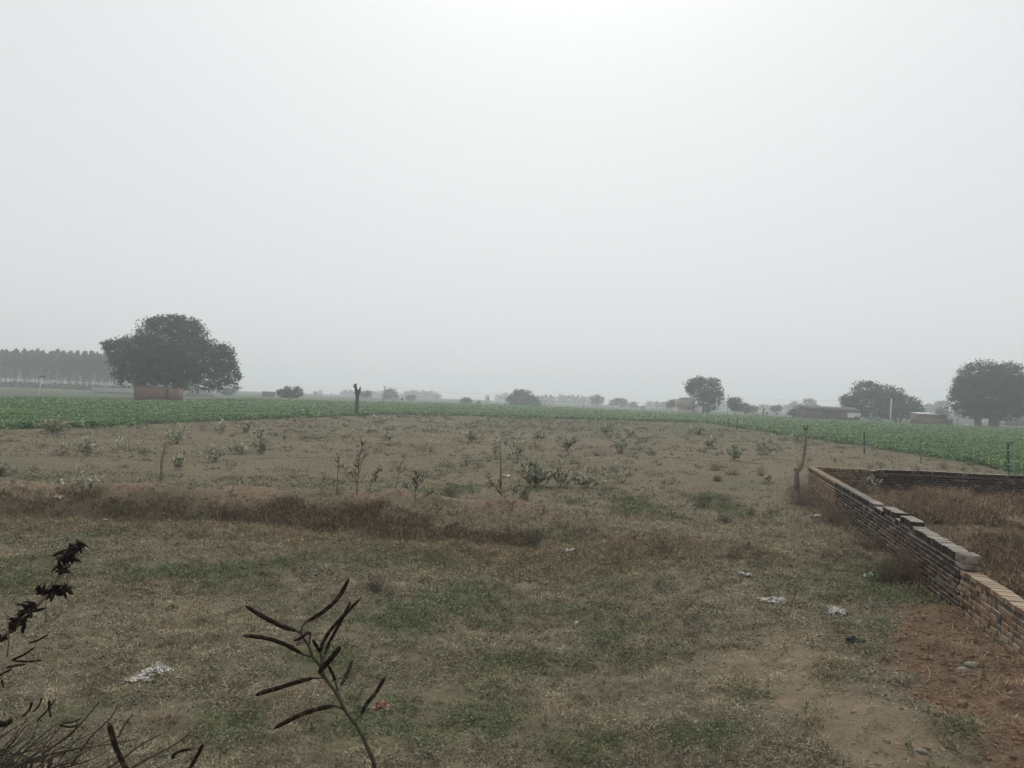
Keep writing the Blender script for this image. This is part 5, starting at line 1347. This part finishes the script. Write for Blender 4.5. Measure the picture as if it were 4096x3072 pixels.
for k, (du, dv, w_, h_) in enumerate(((25, -8, 84, 34), (-8, -2, 70, 28), (30, -26, 44, 40), (62, -14, 54, 28), (-45, 12, 60, 12), (-78, 24, 46, 9), (-10, 24, 40, 14))):
    p = gp(600 + du, 2700 + dv); V, Fq = crumple(w_ * s, w_ * s * 0.7, h_ * s * 1.1, 20 + k); V = V + (p - B); V[:, 2] += 0.012
    q = MB(); q.add(V, Fq); o = q.build('fold', M['plastic'], t); sm = o.modifiers.new('thick', 'SOLIDIFY'); sm.thickness = 0.002
lump('white_bundle', 'long dirty white bundle tied with dark string near the wall', 'bundle', 3110, 2408, 105, 30, 'paper', 0.7, 31, -0.15, 4)
scrap('paper_scrap', 'flat torn white sheet left of the tied bundle', 2978, 2302, 46, 14, 'paper', 3)
scrap('paper_scrap', 'small white sheet at the foot of the green mound', 2280, 2206, 32, 9, 'plastic', 4, 0.3)
scrap('paper_scrap', 'white cup-like scrap near the old wall among dry brush', 3262, 2070, 42, 18, 'paper', 5, 0.1, fold=0.4)
scrap('paper_scrap', 'wrinkled pale sheet right of the tied bundle', 3350, 2452, 70, 20, 'paper', 6, -0.2, fold=0.35)
scrap('paper_scrap', 'tiny white scrap in the grass at the left', 420, 2081, 20, 7, 'plastic', 7)
scrap('paper_scrap', 'pale stone-like scrap below the left bank', 232, 2030, 30, 9, 'paper', 8)
lump('green_packet', 'bright green and white crumpled packet beside the old wall', 'packet', 3480, 2306, 52, 22, 'greenplastic', 0.55, 41, 0.3)
lump('black_rag', 'black crumpled rag lying beside a dry stick', 'rag', 3418, 2566, 60, 20, 'blackcloth', 0.5, 43, -0.15)
lump('red_packet', 'faded red crumpled packet behind the close pod plant', 'packet', 1527, 2832, 52, 40, 'redplastic', 0.5, 45, 0.2)
lump('white_stone', 'small white stone alone in the middle grass', 'stone', 2308, 2495, 22, 14, 'plastic', 0.3, 47, sm=True)
scrap('white_rag', 'black and white rag right of the tall stake', 2024, 1908, 28, 11, 'plastic', 12, fold=0.5)
scrap('paper_scrap', 'white speck at the corner of the centre crop', 2806, 1692, 9, 3, 'plastic', 13)
lump('white_sack', 'small white sack standing in the greener strip of the plot', 'sack', 2475, 1701, 7, 9, 'plastic', 0.3, 49)
lump('white_sack', 'tiny white sack beside the thin rag-tied post', 2878 and 'sack', 2879, 1700, 5, 8, 'plastic', 0.3, 50)
lump('white_sack', 'small white sack at the edge of the left crop near the brick shed', 'sack', 478, 1606, 7, 10, 'plastic', 0.3, 51)
lump('white_sack', 'pale drum-like sack at the left end of the thatched huts', 'sack', 3193, 1672, 8, 7, 'plastic', 0.25, 52)
scrap('white_flag_cloth', 'white cloth hanging low in the crop before the dark tree', 3864, 1702, 14, 10, 'plastic', 14, fold=0.6)
# stones
for i, (lb, u, v, w_, h_, m, sd_) in enumerate((
    ('upper of two flat grey stones on the red soil', 3888, 2664, 58, 24, 'stone', 1), ('lower of two flat grey stones on the red soil', 3858, 2684, 50, 22, 'stone', 2), ('small tan stone left of the two flat grey stones', 3798, 2662, 34, 14, 'clod', 3),
    ('flat pale stone at the bottom right of the picture', 3690, 3010, 42, 20, 'stone', 4), ('tan stone just behind the flat pale bottom stone', 3706, 2996, 36, 14, 'clod', 5), ('pale lump on the earthy track', 3735, 2855, 34, 20, 'clod', 6), ('wide pale lump beside the other on the earthy track', 3772, 2860, 40, 16, 'clod', 7),
    ('round pale pebble near the green weeds at bottom right', 3806, 2928, 16, 14, 'stone', 8), ('small grey stone on the bare track at the bottom', 3552, 2968, 22, 16, 'stone', 9), ('sandy boulder half buried near the wall at the edge', 4055, 2785, 50, 22, 'clod', 10), ('blocky clod below the red soil', 3850, 2822, 42, 28, 'clod', 11), ('tan stone at the track edge', 3605, 2836, 22, 12, 'clod', 12))):
    lump('stone', lb, 'stone', u, v, w_, h_, m, 0.22, 60 + sd_, rng.random() * 3, sm=False, group='stones by the wall')
# sticks
def stick(label, uvs, r, m='drystick', lift=0.015, fork=None):
    P = np.array([gp(u, v) + [0, 0, lift] for u, v in uvs]); B = P[0].copy()
    t = thing('dry_stick', label, 'stick', B, 'sticks on the ground')
    q = MB(); q.tube(spline(P, 12) - B, np.linspace(r, r * 0.5, 12), 6, jitter=0.15); q.build('shaft', M[m], t, smooth=True)
    if fork:
        q = MB(); q.tube(spline(np.array([gp(u, v) + [0, 0, lift] for u, v in fork]), 8) - B, np.linspace(r * 0.7, r * 0.4, 8), 5); q.build('fork', M[m], t)
stick('long dry stick lying above the black rag', [(3270, 2548), (3330, 2543), (3420, 2547), (3485, 2543)], 0.010)
stick('bent pale twig on the green patch below the red soil', [(3708, 2672), (3722, 2695), (3718, 2722), (3705, 2738)], 0.009, fork=[(3712, 2712), (3735, 2720), (3752, 2728)])
stick('straight pale stick on the red soil near the wall', [(3903, 2607), (3940, 2614), (3972, 2622)], 0.010)
stick('short white splinter standing in the soil', [(3766, 2560), (3774, 2548)], 0.008, lift=0.03)
stick('curved dark twig in the lower middle grass', [(1872, 2738), (1920, 2745), (1988, 2738)], 0.008, 'stake')
stick('pale bent twig at the bottom of the left bank', [(255, 2024), (285, 2008), (312, 1982)], 0.02)
stick('crescent-shaped pale bone-like stick on the slope', [(2518, 2128), (2536, 2125), (2547, 2116)], 0.022)
stick('thin pale curved stick left of the crescent one', [(2471, 2098), (2478, 2108), (2490, 2118)], 0.014)
stick('fallen branch beyond the barbed wire right of the leafy milkweed', [(2950, 1842), (2985, 1852), (3040, 1858), (3090, 1846)], 0.05, fork=[(2990, 1853), (3020, 1836), (3050, 1830)])
stick('pair of long dry poles leaning in the brown tangle by the old wall', [(3240, 1950), (3290, 1990), (3320, 2012)], 0.02, lift=0.12, fork=[(3225, 2008), (3250, 2000), (3280, 2008)])
stick('long pale stick in the grass beside the tied bundle', [(3095, 2425), (3140, 2438), (3165, 2444)], 0.008)
stick('thin upright straw right of the tied bundle', [(3180, 2420), (3190, 2395), (3198, 2375)], 0.006, lift=0.05)
stick('dead pale twig before the middle grass', [(2546, 2340), (2560, 2365), (2574, 2378)], 0.009)
stick('straight pale stick in the lower left grass', [(2120, 2710), (2155, 2710)], 0.007)
# ------------------------------------------------------------------ grass, weeds, tangles and the crop
def wedge(n, d0, d1, p=1.0, az0=-37.5, az1=37.5):
    """points over the ground ahead; density per area falls as depth**-p"""
    k = 2 - p
    q = rng.random(n)
    D = (d0 ** k + q * (d1 ** k - d0 ** k)) ** (1 / k) if abs(k) > 1e-3 else d0 * (d1 / d0) ** q
    if az0 == -37.5:
        return (rng.random(n) * 2 - 1) * (D * 0.73 + 1.7), D
    a = np.radians(az0 + (az1 - az0) * rng.random(n))
    return D * np.tan(a), D

def wall_side(x, y):
    """signed distance to the right of the yard's side wall"""
    return (x - WA[0]) * WN[0] + (y - WA[1]) * WN[1]

def back_dist(x, y):
    n = np.array([BD[1], -BD[0]]); return (x - P_back[0]) * n[0] + (y - P_back[1]) * n[1]   # >0 on the near side

def blade_tris(mb, x, y, L, W, lean, col, z0=0.0):
    n = len(x); P = np.stack([x, y, terrain(x, y) + z0], 1)
    a = rng.random(n) * 2 * math.pi
    d = np.stack([np.cos(a) * np.cos(lean), np.sin(a) * np.cos(lean), np.sin(lean)], 1) * L[:, None]
    b = a + math.pi / 2 + rng.normal(size=n) * 0.5
    sd = np.stack([np.cos(b), np.sin(b), 0.3 * rng.normal(size=n)], 1) * W[:, None] * 0.5
    mb.tris(P - sd, P + sd, P + d, col)

def strips(mb, x, y, L, W, lean, col, droop=0.4, z0=-0.01):
    """bent stems: quad + quad + tip"""
    n = len(x); P = np.stack([x, y, terrain(x, y) + z0], 1)
    a = rng.random(n) * 2 * math.pi
    h = np.stack([np.cos(a), np.sin(a), np.zeros(n)], 1)
    d1 = h * np.cos(lean)[:, None] + np.array([0, 0, 1.0]) * np.sin(lean)[:, None]
    l2 = lean - droop * (0.5 + rng.random(n)); a2 = a + rng.normal(size=n) * 0.5
    h2 = np.stack([np.cos(a2), np.sin(a2), np.zeros(n)], 1)
    d2 = h2 * np.cos(l2)[:, None] + np.array([0, 0, 1.0]) * np.sin(l2)[:, None]
    M1 = P + d1 * L[:, None] * 0.5; E = M1 + d2 * L[:, None] * 0.5
    sd = np.cross(d1, rng.normal(size=(n, 3))); sd /= np.linalg.norm(sd, axis=1)[:, None] + 1e-9; sd *= W[:, None] * 0.5
    V = np.stack([P - sd, P + sd, M1 + sd * 0.8, M1 - sd * 0.8, E], 1).reshape(-1, 3)
    k = np.arange(n)[:, None] * 5
    mb.V.append(V); mb.F[4].append(np.concatenate([k, k + 1, k + 2, k + 3], 1) + mb.n); mb.F[3].append(np.concatenate([k + 3, k + 2, k + 4], 1) + mb.n)
    mb.n += len(V); mb.C.append(np.repeat(col, 5, 0))

def pick(cols, p, n, v=0.3):
    i = rng.choice(len(cols), n, p=p); return np.array(cols)[i] * (1 + v * (rng.random((n, 1)) * 2 - 1)) * (1 + 0.06 * (rng.random((n, 3)) * 2 - 1))

STRAW = [(0.44, 0.37, 0.25), (0.265, 0.222, 0.15), (0.12, 0.10, 0.069), (0.195, 0.19, 0.12)]
# 1 matted dead grass in front of the bank
x, y = wedge(255000, 5.3, 19.6, 1.25)
xc, yc = wedge(27000, 5.3, 19.0, 1.2)          # tufts
kc = fbm(xc, yc, 0.5, 2, 69) > 0.42; xc, yc = xc[kc], yc[kc]
x = np.concatenate([x, np.repeat(xc, 14) + rng.normal(size=len(xc) * 14) * 0.03]); y = np.concatenate([y, np.repeat(yc, 14) + rng.normal(size=len(xc) * 14) * 0.03])
den = 0.35 + 0.65 * sst(0.35, 0.6, fbm(x, y, 0.8, 3, 70)); den *= (1 - 0.75 * red_mask(x, y)) * (1 - 0.7 * path_mask(x, y))
bare = sst(0.60, 0.70, fbm(x, y, 1.3, 3, 71)) * 0.6
k = (rng.random(len(x)) < den * (1 - bare)) & ~((wall_side(x, y) > -0.03) & (y < 27))
x, y = x[k], y[k]; n = len(x); sc_ = (y / 8.0)
mb = MB(); g = green_mask(x, y)
col = pick(STRAW, [0.26, 0.36, 0.24, 0.14], n); col = col * (1 - 0.35 * g[:, None]) * np.where(g[:, None] > 0.4, np.array([0.9, 1.02, 0.85]), 1.0)
tone = np.clip(0.25 + 1.5 * fbm(x, y, 0.30, 3, 72), 0.4, 1.6); col *= tone[:, None]
blade_tris(mb, x, y, (0.03 + 0.06 * rng.random(n)) * sc_ ** 0.45, 0.0055 * sc_ ** 0.7 * (0.7 + 0.6 * rng.random(n)), np.abs(rng.normal(size=n)) * 0.48 + 0.02, col, 0.002 + 0.03 * rng.random(n) ** 2)
o = mb.build('dead_grass', M['straw']); tag(o, 'matted dead grass and straw covering the near ground', 'grass', kind='stuff')

# 2 golden upright grass along the foot of the bank and on the slopes
x, y = wedge(230000, 11.0, 19.5, 0.8)
foot = 17.0
den = np.exp(-((y - bank_foot(x) + 1.0) / 1.0) ** 2) * (1 - sst(1.5, 6, x)) + 0.25 * sst(0.5, 0.65, fbm(x, y, 1.4, 3, 73))
k = (rng.random(len(x)) < np.clip(den, 0, 1) * 0.8) & ~(wall_side(x, y) > -0.03); x, y = x[k], y[k]; n = len(x)
mb = MB(); blade_tris(mb, x, y, 0.05 + 0.10 * rng.random(n), 0.006 + 0.004 * rng.random(n), 0.5 + 0.8 * rng.random(n), pick([(0.27, 0.185, 0.10), (0.20, 0.14, 0.08), (0.16, 0.13, 0.075)], [0.4, 0.35, 0.25], n))
o = mb.build('tan_grass', M['straw']); tag(o, 'tawny upright grass along the foot of the low bank', 'grass', kind='stuff')

# 3 low leafy weeds: grey-olive mats nearly everywhere, greener in the patches
x, y = wedge(92000, 5.3, 24.0, 1.2)
g = green_mask(x, y); mat_ = sst(0.40, 0.55, fbm(x, y, 0.34, 3, 74)); big = 0.35 + 0.65 * sst(0.34, 0.54, fbm(x, y, 2.2, 2, 84))
k = (rng.random(len(x)) < np.clip(0.06 + 0.62 * mat_ * big * (y < bank_foot(x) - 0.8) + 0.55 * g * (0.3 + 0.7 * mat_), 0, 1)) & ~(wall_side(x, y) > -0.03) & (red_mask(x, y) < 0.6) & (rng.random(len(x)) > 0.85 * path_mask(x, y))
x, y, g = x[k], y[k], g[k]
m = 8; c8 = 0.040 * np.repeat(y / 9, m) ** 0.5
x = np.repeat(x, m) + rng.normal(size=len(x) * m) * c8; y = np.repeat(y, m) + rng.normal(size=len(x)) * c8; g = np.repeat(g, m)
n = len(x); sc_ = (y / 8) ** 0.65
P = np.stack([x, y, terrain(x, y) + 0.004 + 0.075 * rng.random(n) ** 2], 1)
A = rng.normal(size=(n, 3)) * np.array([1, 1, 0.5]); A /= np.linalg.norm(A, axis=1)[:, None]; A *= (0.020 + 0.026 * rng.random((n, 1))) * sc_[:, None]
Wd = np.cross(A, np.array([0, 0, 1.0]) + 0.6 * rng.normal(size=(n, 3))); Wd /= np.linalg.norm(Wd, axis=1)[:, None] + 1e-9; Wd *= (0.005 + 0.006 * rng.random((n, 1))) * sc_[:, None]
hue = fbm(x, y, 1.0, 2, 75)[:, None]
gg = np.clip(g * 1.1 + 0.25 * (rng.random(n) - 0.5), 0, 1)[:, None]
colw = (1 - gg) * pick([(0.275, 0.258, 0.185), (0.180, 0.178, 0.122), (0.085, 0.084, 0.057)], [0.35, 0.40, 0.25], n) + gg * pick([(0.112, 0.145, 0.070), (0.190, 0.212, 0.125), (0.065, 0.085, 0.042)], [0.45, 0.28, 0.27], n)
mb = MB(); mb.leaves(P, A, Wd, colw * (0.75 + 0.5 * hue))
o = mb.build('low_weeds', M['leaf']); tag(o, 'low grey-green weeds growing in mats through the dead grass', 'weeds', kind='stuff')

# 3d separate dry tussocks standing out of the mat
x, y = wedge(1300, 5.8, 17.5, 1.0); k = (rng.random(len(x)) < 0.15 + 0.85 * sst(0.45, 0.6, fbm(x, y, 1.6, 3, 89))) & ~(wall_side(x, y) > -0.15) & (path_mask(x, y) < 0.5); x, y = x[k], y[k]; nt_ = len(x); m = 34
sz = 0.035 + 0.05 * rng.random(nt_) ** 2
xi = np.repeat(x, m) + rng.normal(size=nt_ * m) * np.repeat(sz, m); yi = np.repeat(y, m) + rng.normal(size=nt_ * m) * np.repeat(sz, m); n = nt_ * m
tc = pick([(0.36, 0.285, 0.18), (0.20, 0.15, 0.095), (0.15, 0.145, 0.08), (0.12, 0.088, 0.06)], [0.3, 0.3, 0.2, 0.2], nt_)
mb = MB(); strips(mb, xi, yi, np.repeat(sz, m) * (1.2 + 1.6 * rng.random(n)), 0.0045 + 0.003 * rng.random(n), 0.4 + 1.0 * rng.random(n), np.repeat(tc, m, 0) * (0.6 + 0.8 * rng.random((n, 1))), 0.9)
o = mb.build('dry_tussocks', M['straw']); tag(o, 'small dry grass tussocks standing out of the matted near ground', 'grass', kind='stuff')

# 3a upright leafy herbs in the greener patches
x, y = wedge(1500, 5.8, 15.0, 1.2); g = green_mask(x, y)
k = (rng.random(len(x)) < g * 0.7) & ~(wall_side(x, y) > -0.2); x, y = x[k], y[k]; nh = len(x); m = 16
hh_ = 0.06 + 0.12 * rng.random(nh); f = np.tile((np.arange(m) + 0.5) / m, nh); hi = np.repeat(hh_, m)
lx, ly = np.repeat(rng.normal(size=nh) * 0.25, m) * f * hi, np.repeat(rng.normal(size=nh) * 0.25, m) * f * hi
P = np.stack([np.repeat(x, m) + lx, np.repeat(y, m) + ly, np.repeat(terrain(x, y), m) + f * hi], 1); n = nh * m
a = rng.random(n) * 6.28; el = 0.2 + 0.7 * rng.random(n)
A = np.stack([np.cos(a) * np.cos(el), np.sin(a) * np.cos(el), np.sin(el)], 1) * (0.025 + 0.03 * rng.random((n, 1))) * (1.15 - 0.6 * f[:, None])
Wd = np.cross(A, [0, 0, 1.0]); Wd = Wd / (np.linalg.norm(Wd, axis=1)[:, None] + 1e-9) * 0.0085
mb = MB(); mb.leaves(P, A, Wd, pick([(0.075, 0.115, 0.055), (0.12, 0.155, 0.085), (0.05, 0.075, 0.038)], [0.45, 0.25, 0.3], n))
o = mb.build('leafy_herbs', M['leaf']); tag(o, 'small upright leafy herbs standing in the green patches', 'weeds', kind='stuff')

# 3b small weeds and dry tufts too many to count over the fallow plot
x, y = wedge(9000, 18.5, 110.0, 1.1)
k = (crop_mask(x, y) < 0.4) & ~((wall_side(x, y) > -0.1) & (back_dist(x, y) > -0.4)) & (rng.random(len(x)) < 0.15 + 0.85 * sst(0.45, 0.62, fbm(x, y, 5.0, 3, 85))); x, y = x[k], y[k]; nt_ = len(x)
m = 16; kind = rng.random(nt_); hh_ = (0.06 + 0.30 * rng.random(nt_) ** 3) * (1 + y / 160); 
xi = np.repeat(x, m) + rng.normal(size=nt_ * m) * np.repeat(hh_, m) * 0.35; yi = np.repeat(y, m) + rng.normal(size=nt_ * m) * np.repeat(hh_, m) * 0.35
ki = np.repeat(kind, m); hi = np.repeat(hh_, m); n = nt_ * m
mb = MB(); cdry = pick([(0.17, 0.125, 0.09), (0.10, 0.076, 0.058)], [0.5, 0.5], n); cgr = pick([(0.22, 0.23, 0.17), (0.12, 0.13, 0.085)], [0.5, 0.5], n)
strips(mb, xi, yi, hi * (0.6 + 0.8 * rng.random(n)), 0.010 * (np.repeat(y, m) / 22) ** 0.7 * np.where(ki < 0.55, 0.8, 1.8), 0.4 + 1.0 * rng.random(n), np.where(ki[:, None] < 0.55, cdry, cgr), 0.8)
o = mb.build('plot_weeds', M['straw']); tag(o, 'small dry tufts and weeds scattered over the fallow plot', 'weeds', kind='stuff')

# 3c fine dry scrub along the yard wall and on the mounds before it
x, y = wedge(46000, 10.5, 27.0, 0.7, 4, 34)
dw = -wall_side(x, y)
k = (dw > 0.04) & (rng.random(len(x)) < np.exp(-dw / 0.55) * 0.9 * (y > WA[1] + 0.3) + 0.35 * sst(0.52, 0.66, fbm(x, y, 1.4, 3, 86)) * np.exp(-dw / 3.5) * (y > 12.5)); x, y, dw = x[k], y[k], dw[k]; n = len(x)
mb = MB(); strips(mb, x, y, 0.10 + 0.32 * rng.random(n) * np.exp(-dw / 1.5) + 0.08, 0.006 + 0.004 * rng.random(n), 0.3 + 1.1 * rng.random(n), pick([(0.15, 0.112, 0.082), (0.085, 0.064, 0.050), (0.25, 0.20, 0.14), (0.11, 0.115, 0.07)], [0.4, 0.3, 0.15, 0.15], n), 0.9)
o = mb.build('wall_scrub', M['straw']); tag(o, 'fine dry scrub and grass crowding the outer face of the old wall', 'scrub', kind='stuff')

# 4 brown tangle hanging on the bank
x, y = wedge(190000, 14.0, 21.5, 0.3, -37, 16)
wob = 0.9 * (fbm(x, y * 0.3, 1.9, 3, 41) - 0.5); yf = bank_foot(x) + wob; yt = bank_top(x) + 0.6 * wob
band = sst(-0.5, 0.3, y - yf) * (1 - sst(0.35, 0.75, (y - yf) / (yt - yf) + 0.7 * (fbm(x, y, 0.8, 2, 83) - 0.5))) * (1 - sst(0.5, 2.5, x))
pat = 0.08 + 0.92 * sst(0.37, 0.55, fbm(x, y * 1.3, 1.3, 3, 76))
k = rng.random(len(x)) < band * pat * 0.85; x, y = x[k], y[k]; n = len(x)
mb = MB(); pur = sst(0.4, 0.6, fbm(x, y, 2.2, 2, 78))[:, None]
cb = pick([(0.165, 0.122, 0.084), (0.080, 0.060, 0.045), (0.30, 0.225, 0.15), (0.11, 0.11, 0.062)], [0.42, 0.28, 0.18, 0.12], n) * (1 - 0.25 * pur)
tall = sst(0.45, 0.65, fbm(x, y, 0.6, 2, 87))
strips(mb, x, y, 0.10 + 0.20 * rng.random(n) + 0.14 * tall * rng.random(n), 0.007 + 0.006 * rng.random(n), 0.25 + 1.1 * rng.random(n), cb, 0.9)
o = mb.build('bank_tangle', M['straw']); tag(o, 'brown tangle of dead stems hanging over the low bank', 'tangle', kind='stuff')

# 5 dry brush filling the walled yard
x, y = wedge(230000, 7.0, 27.5, 0.9, 12, 40)
k = (wall_side(x, y) > 0.28) & (back_dist(x, y) > 0.1); x, y = x[k], y[k]; n = len(x)
lump_ = fbm(x, y, 1.1, 3, 79); edge = sst(0.2, 1.2, wall_side(x, y))
keep = rng.random(n) < 0.35 + 0.65 * sst(0.35, 0.55, lump_); x, y, lump_, edge = x[keep], y[keep], lump_[keep], edge[keep]; n = len(x)
mb = MB(); cb = pick([(0.19, 0.138, 0.094), (0.11, 0.078, 0.056), (0.36, 0.27, 0.18)], [0.45, 0.30, 0.25], n) * np.clip(0.2 + 1.6 * fbm(x, y, 0.7, 3, 88), 0.5, 1.5)[:, None]
strips(mb, x, y, (0.12 + 0.75 * rng.random(n) * sst(0.3, 0.7, lump_)) * (0.55 + 0.45 * edge), 0.007 + 0.004 * rng.random(n), 0.55 + 0.9 * rng.random(n), cb, 1.1)
o = mb.build('yard_brush', M['straw']); tag(o, 'dry brown brush filling the yard inside the brick walls', 'brush', kind='stuff')

# 6 stubble and straw of the fallow plot behind the bank
x, y = wedge(330000, 18.0, 128.0, 1.55)
k = (crop_mask(x, y) < 0.5) & ~((wall_side(x, y) > -0.05) & (back_dist(x, y) > -0.3)); x, y = x[k], y[k]
k = rng.random(len(x)) < 0.25 + 0.75 * sst(0.35, 0.6, fbm(x, y * 0.6, 2.5, 3, 80)); x, y = x[k], y[k]; n = len(x); sc_ = y / 22
g = green_mask(x, y)[:, None]
col = pick([(0.31, 0.265, 0.18), (0.178, 0.152, 0.103), (0.08, 0.068, 0.047), (0.15, 0.152, 0.095)], [0.32, 0.33, 0.2, 0.15], n)
col = col * (1 - g) + g * pick([(0.12, 0.14, 0.085), (0.15, 0.15, 0.09)], [0.5, 0.5], n)
mb = MB(); blade_tris(mb, x, y, (0.05 + 0.07 * rng.random(n)) * sc_ ** 0.55, 0.010 * sc_ ** 0.8 * (0.7 + 0.6 * rng.random(n)), np.abs(rng.normal(size=n)) * 0.5 + 0.03, col, 0.004)
o = mb.build('stubble', M['straw']); tag(o, 'short dry stubble and straw over the fallow plot', 'stubble', kind='stuff')

# 7 clods and crumbs on the dug red soil, pebbles on the track
x, y = wedge(9000, 5.8, 12.0, 0.6, 18, 40)
k = (rng.random(len(x)) < red_mask(x, y) * 0.9 + 0.12 * (x > 2.2)) & (wall_side(x, y) < -0.05); x, y = x[k], y[k]; n = len(x)
oct_ = np.array([(1, 0, 0), (0, 1, 0), (-1, 0, 0), (0, -1, 0), (0, 0, 1), (0, 0, -1)], float)
of = np.array([(0, 1, 4), (1, 2, 4), (2, 3, 4), (3, 0, 4), (1, 0, 5), (2, 1, 5), (3, 2, 5), (0, 3, 5)])
r = 0.008 + 0.022 * rng.random(n) ** 3
V = np.stack([x, y, terrain(x, y)], 1)[:, None] + oct_[None] * r[:, None, None] * (0.6 + 0.8 * rng.random((n, 6, 1))) * np.array([1.2, 1.0, 0.8])
mb = MB(); mb.V.append(V.reshape(-1, 3)); mb.F[3].append((of[None] + 6 * np.arange(n)[:, None, None]).reshape(-1, 3)); mb.n = 6 * n
rd = red_mask(x, y)[:, None]; cc = jcol((0.20, 0.115, 0.072), n, 0.3) * rd + jcol((0.21, 0.175, 0.13), n, 0.3) * (1 - rd); mb.C.append(np.repeat(cc, 6, 0))
o = mb.build('soil_clods', M['straw']); tag(o, 'loose crumbs and clods of dug red soil by the newer wall', 'soil', kind='stuff')
x, y = wedge(16000, 5.8, 12.0, 0.8, 18, 40); k = (rng.random(len(x)) < red_mask(x, y)) & (wall_side(x, y) < -0.05); x, y = x[k], y[k]; n = len(x)
mb = MB(); blade_tris(mb, x, y, 0.05 + 0.09 * rng.random(n), 0.004 + 0.003 * rng.random(n), np.abs(rng.normal(size=n)) * 0.2, pick([(0.27, 0.19, 0.12), (0.16, 0.10, 0.065)], [0.45, 0.55], n), 0.012)
o = mb.build('soil_straw', M['straw']); tag(o, 'dry straw scattered on the dug red soil', 'straw', kind='stuff')

# 8 leafy crop on both fields: copies of four low plants, nobody could count them
protos = bpy.data.collections.new('crop_plants')
for kx in range(5):
    q = MB(); m = 34
    a = rng.random(m) * 2 * math.pi; rr_ = 0.22 * np.sqrt(rng.random(m)); z = 0.10 + 0.34 * rng.random(m) * (1 - (rr_ / 0.34) ** 2)
    C = np.stack([rr_ * np.cos(a), rr_ * np.sin(a), z], 1)
    el = rng.normal(size=m) * 0.45 + 0.1; b2 = a + rng.normal(size=m) * 0.7
    A = np.stack([np.cos(b2) * np.cos(el), np.sin(b2) * np.cos(el), np.sin(el)], 1) * (0.13 + 0.07 * rng.random((m, 1)))
    Wd = np.cross(A, np.array([0, 0, 1.0]) + 0.5 * rng.normal(size=(m, 3))); Wd /= np.linalg.norm(Wd, axis=1)[:, None]; Wd *= 0.038 + 0.022 * rng.random((m, 1))
    q.leaves(C, A, Wd, jcol(((0.145, 0.235, 0.110), (0.165, 0.235, 0.098), (0.115, 0.205, 0.10), (0.145, 0.245, 0.122), (0.185, 0.245, 0.118))[kx], m, 0.75, 0.12))
    po = bpy.data.objects.new('crop_plant', q.mesh('crop_plant', M['leaf'])); protos.objects.link(po)
x, y = wedge(150000, 34.0, 300.0, 1.25)
gap = sst(0.30, 0.42, fbm(x, y, 3.5, 3, 90))
spill = np.exp(-np.clip(np.interp(np.arctan2(x, y), EDGE_AZ, EDGE_RR) - np.hypot(x, y), 0, 99) / 1.6) * 0.16 * (np.hypot(x, y) < np.interp(np.arctan2(x, y), EDGE_AZ, EDGE_RR))
k = ((crop_mask(x, y) > 0.6) & (rng.random(len(x)) < 0.35 + 0.65 * gap)) | (rng.random(len(x)) < spill); x, y = x[k], y[k]
th = R(8); rowc = x * math.sin(th) + y * math.cos(th)
sp_ = 0.62 * np.clip(y / 60, 1, 2.5); y = y + (np.round(rowc / sp_) * sp_ - rowc) * 0.55
n = len(x); scx = np.clip((y / 62) ** 0.75, 0.9, 3.0)
me = bpy.data.meshes.new('crop'); me.vertices.add(n); me.vertices.foreach_set('co', np.stack([x, y, terrain(x, y) - 0.02], 1).astype(np.float32).ravel())
def fattr(nm, tp, vals):
    a_ = me.attributes.new(nm, tp, 'POINT'); a_.data.foreach_set('vector' if tp == 'FLOAT_VECTOR' else 'value', np.asarray(vals).ravel())
hv = 0.5 + 0.95 * fbm(x, y, 3.0, 3, 82)
fattr('rot', 'FLOAT_VECTOR', np.stack([np.zeros(n), np.zeros(n), rng.random(n) * 6.28], 1).astype(np.float32))
fattr('scl', 'FLOAT_VECTOR', np.stack([scx * hv, scx * hv, hv * (1 + 0.25 * (scx - 1))], 1).astype(np.float32))
fattr('idx', 'INT', rng.integers(0, 5, n).astype(np.int32))
me.update()
crop = bpy.data.objects.new('crop', me); COL.objects.link(crop)
tag(crop, 'low dark green leafy crop covering the fields beyond the plot', 'crop', kind='stuff')
ng = bpy.data.node_groups.new('scatter_crop', 'GeometryNodeTree')
ng.interface.new_socket('Geometry', in_out='INPUT', socket_type='NodeSocketGeometry'); ng.interface.new_socket('Geometry', in_out='OUTPUT', socket_type='NodeSocketGeometry')
gi = ng.nodes.new('NodeGroupInput'); go = ng.nodes.new('NodeGroupOutput')
iop = ng.nodes.new('GeometryNodeInstanceOnPoints'); ci = ng.nodes.new('GeometryNodeCollectionInfo')
ci.inputs['Collection'].default_value = protos; ci.inputs['Separate Children'].default_value = True; ci.inputs['Reset Children'].default_value = True
iop.inputs['Pick Instance'].default_value = True
def na_(nm, tp):
    a_ = ng.nodes.new('GeometryNodeInputNamedAttribute'); a_.data_type = tp; a_.inputs['Name'].default_value = nm; return a_.outputs['Attribute']
ng.links.new(gi.outputs[0], iop.inputs['Points']); ng.links.new(ci.outputs[0], iop.inputs['Instance'])
ng.links.new(na_('idx', 'INT'), iop.inputs['Instance Index']); ng.links.new(na_('rot', 'FLOAT_VECTOR'), iop.inputs['Rotation']); ng.links.new(na_('scl', 'FLOAT_VECTOR'), iop.inputs['Scale'])
ng.links.new(iop.outputs[0], go.inputs[0])
crop.modifiers.new('scatter', 'NODES').node_group = ng
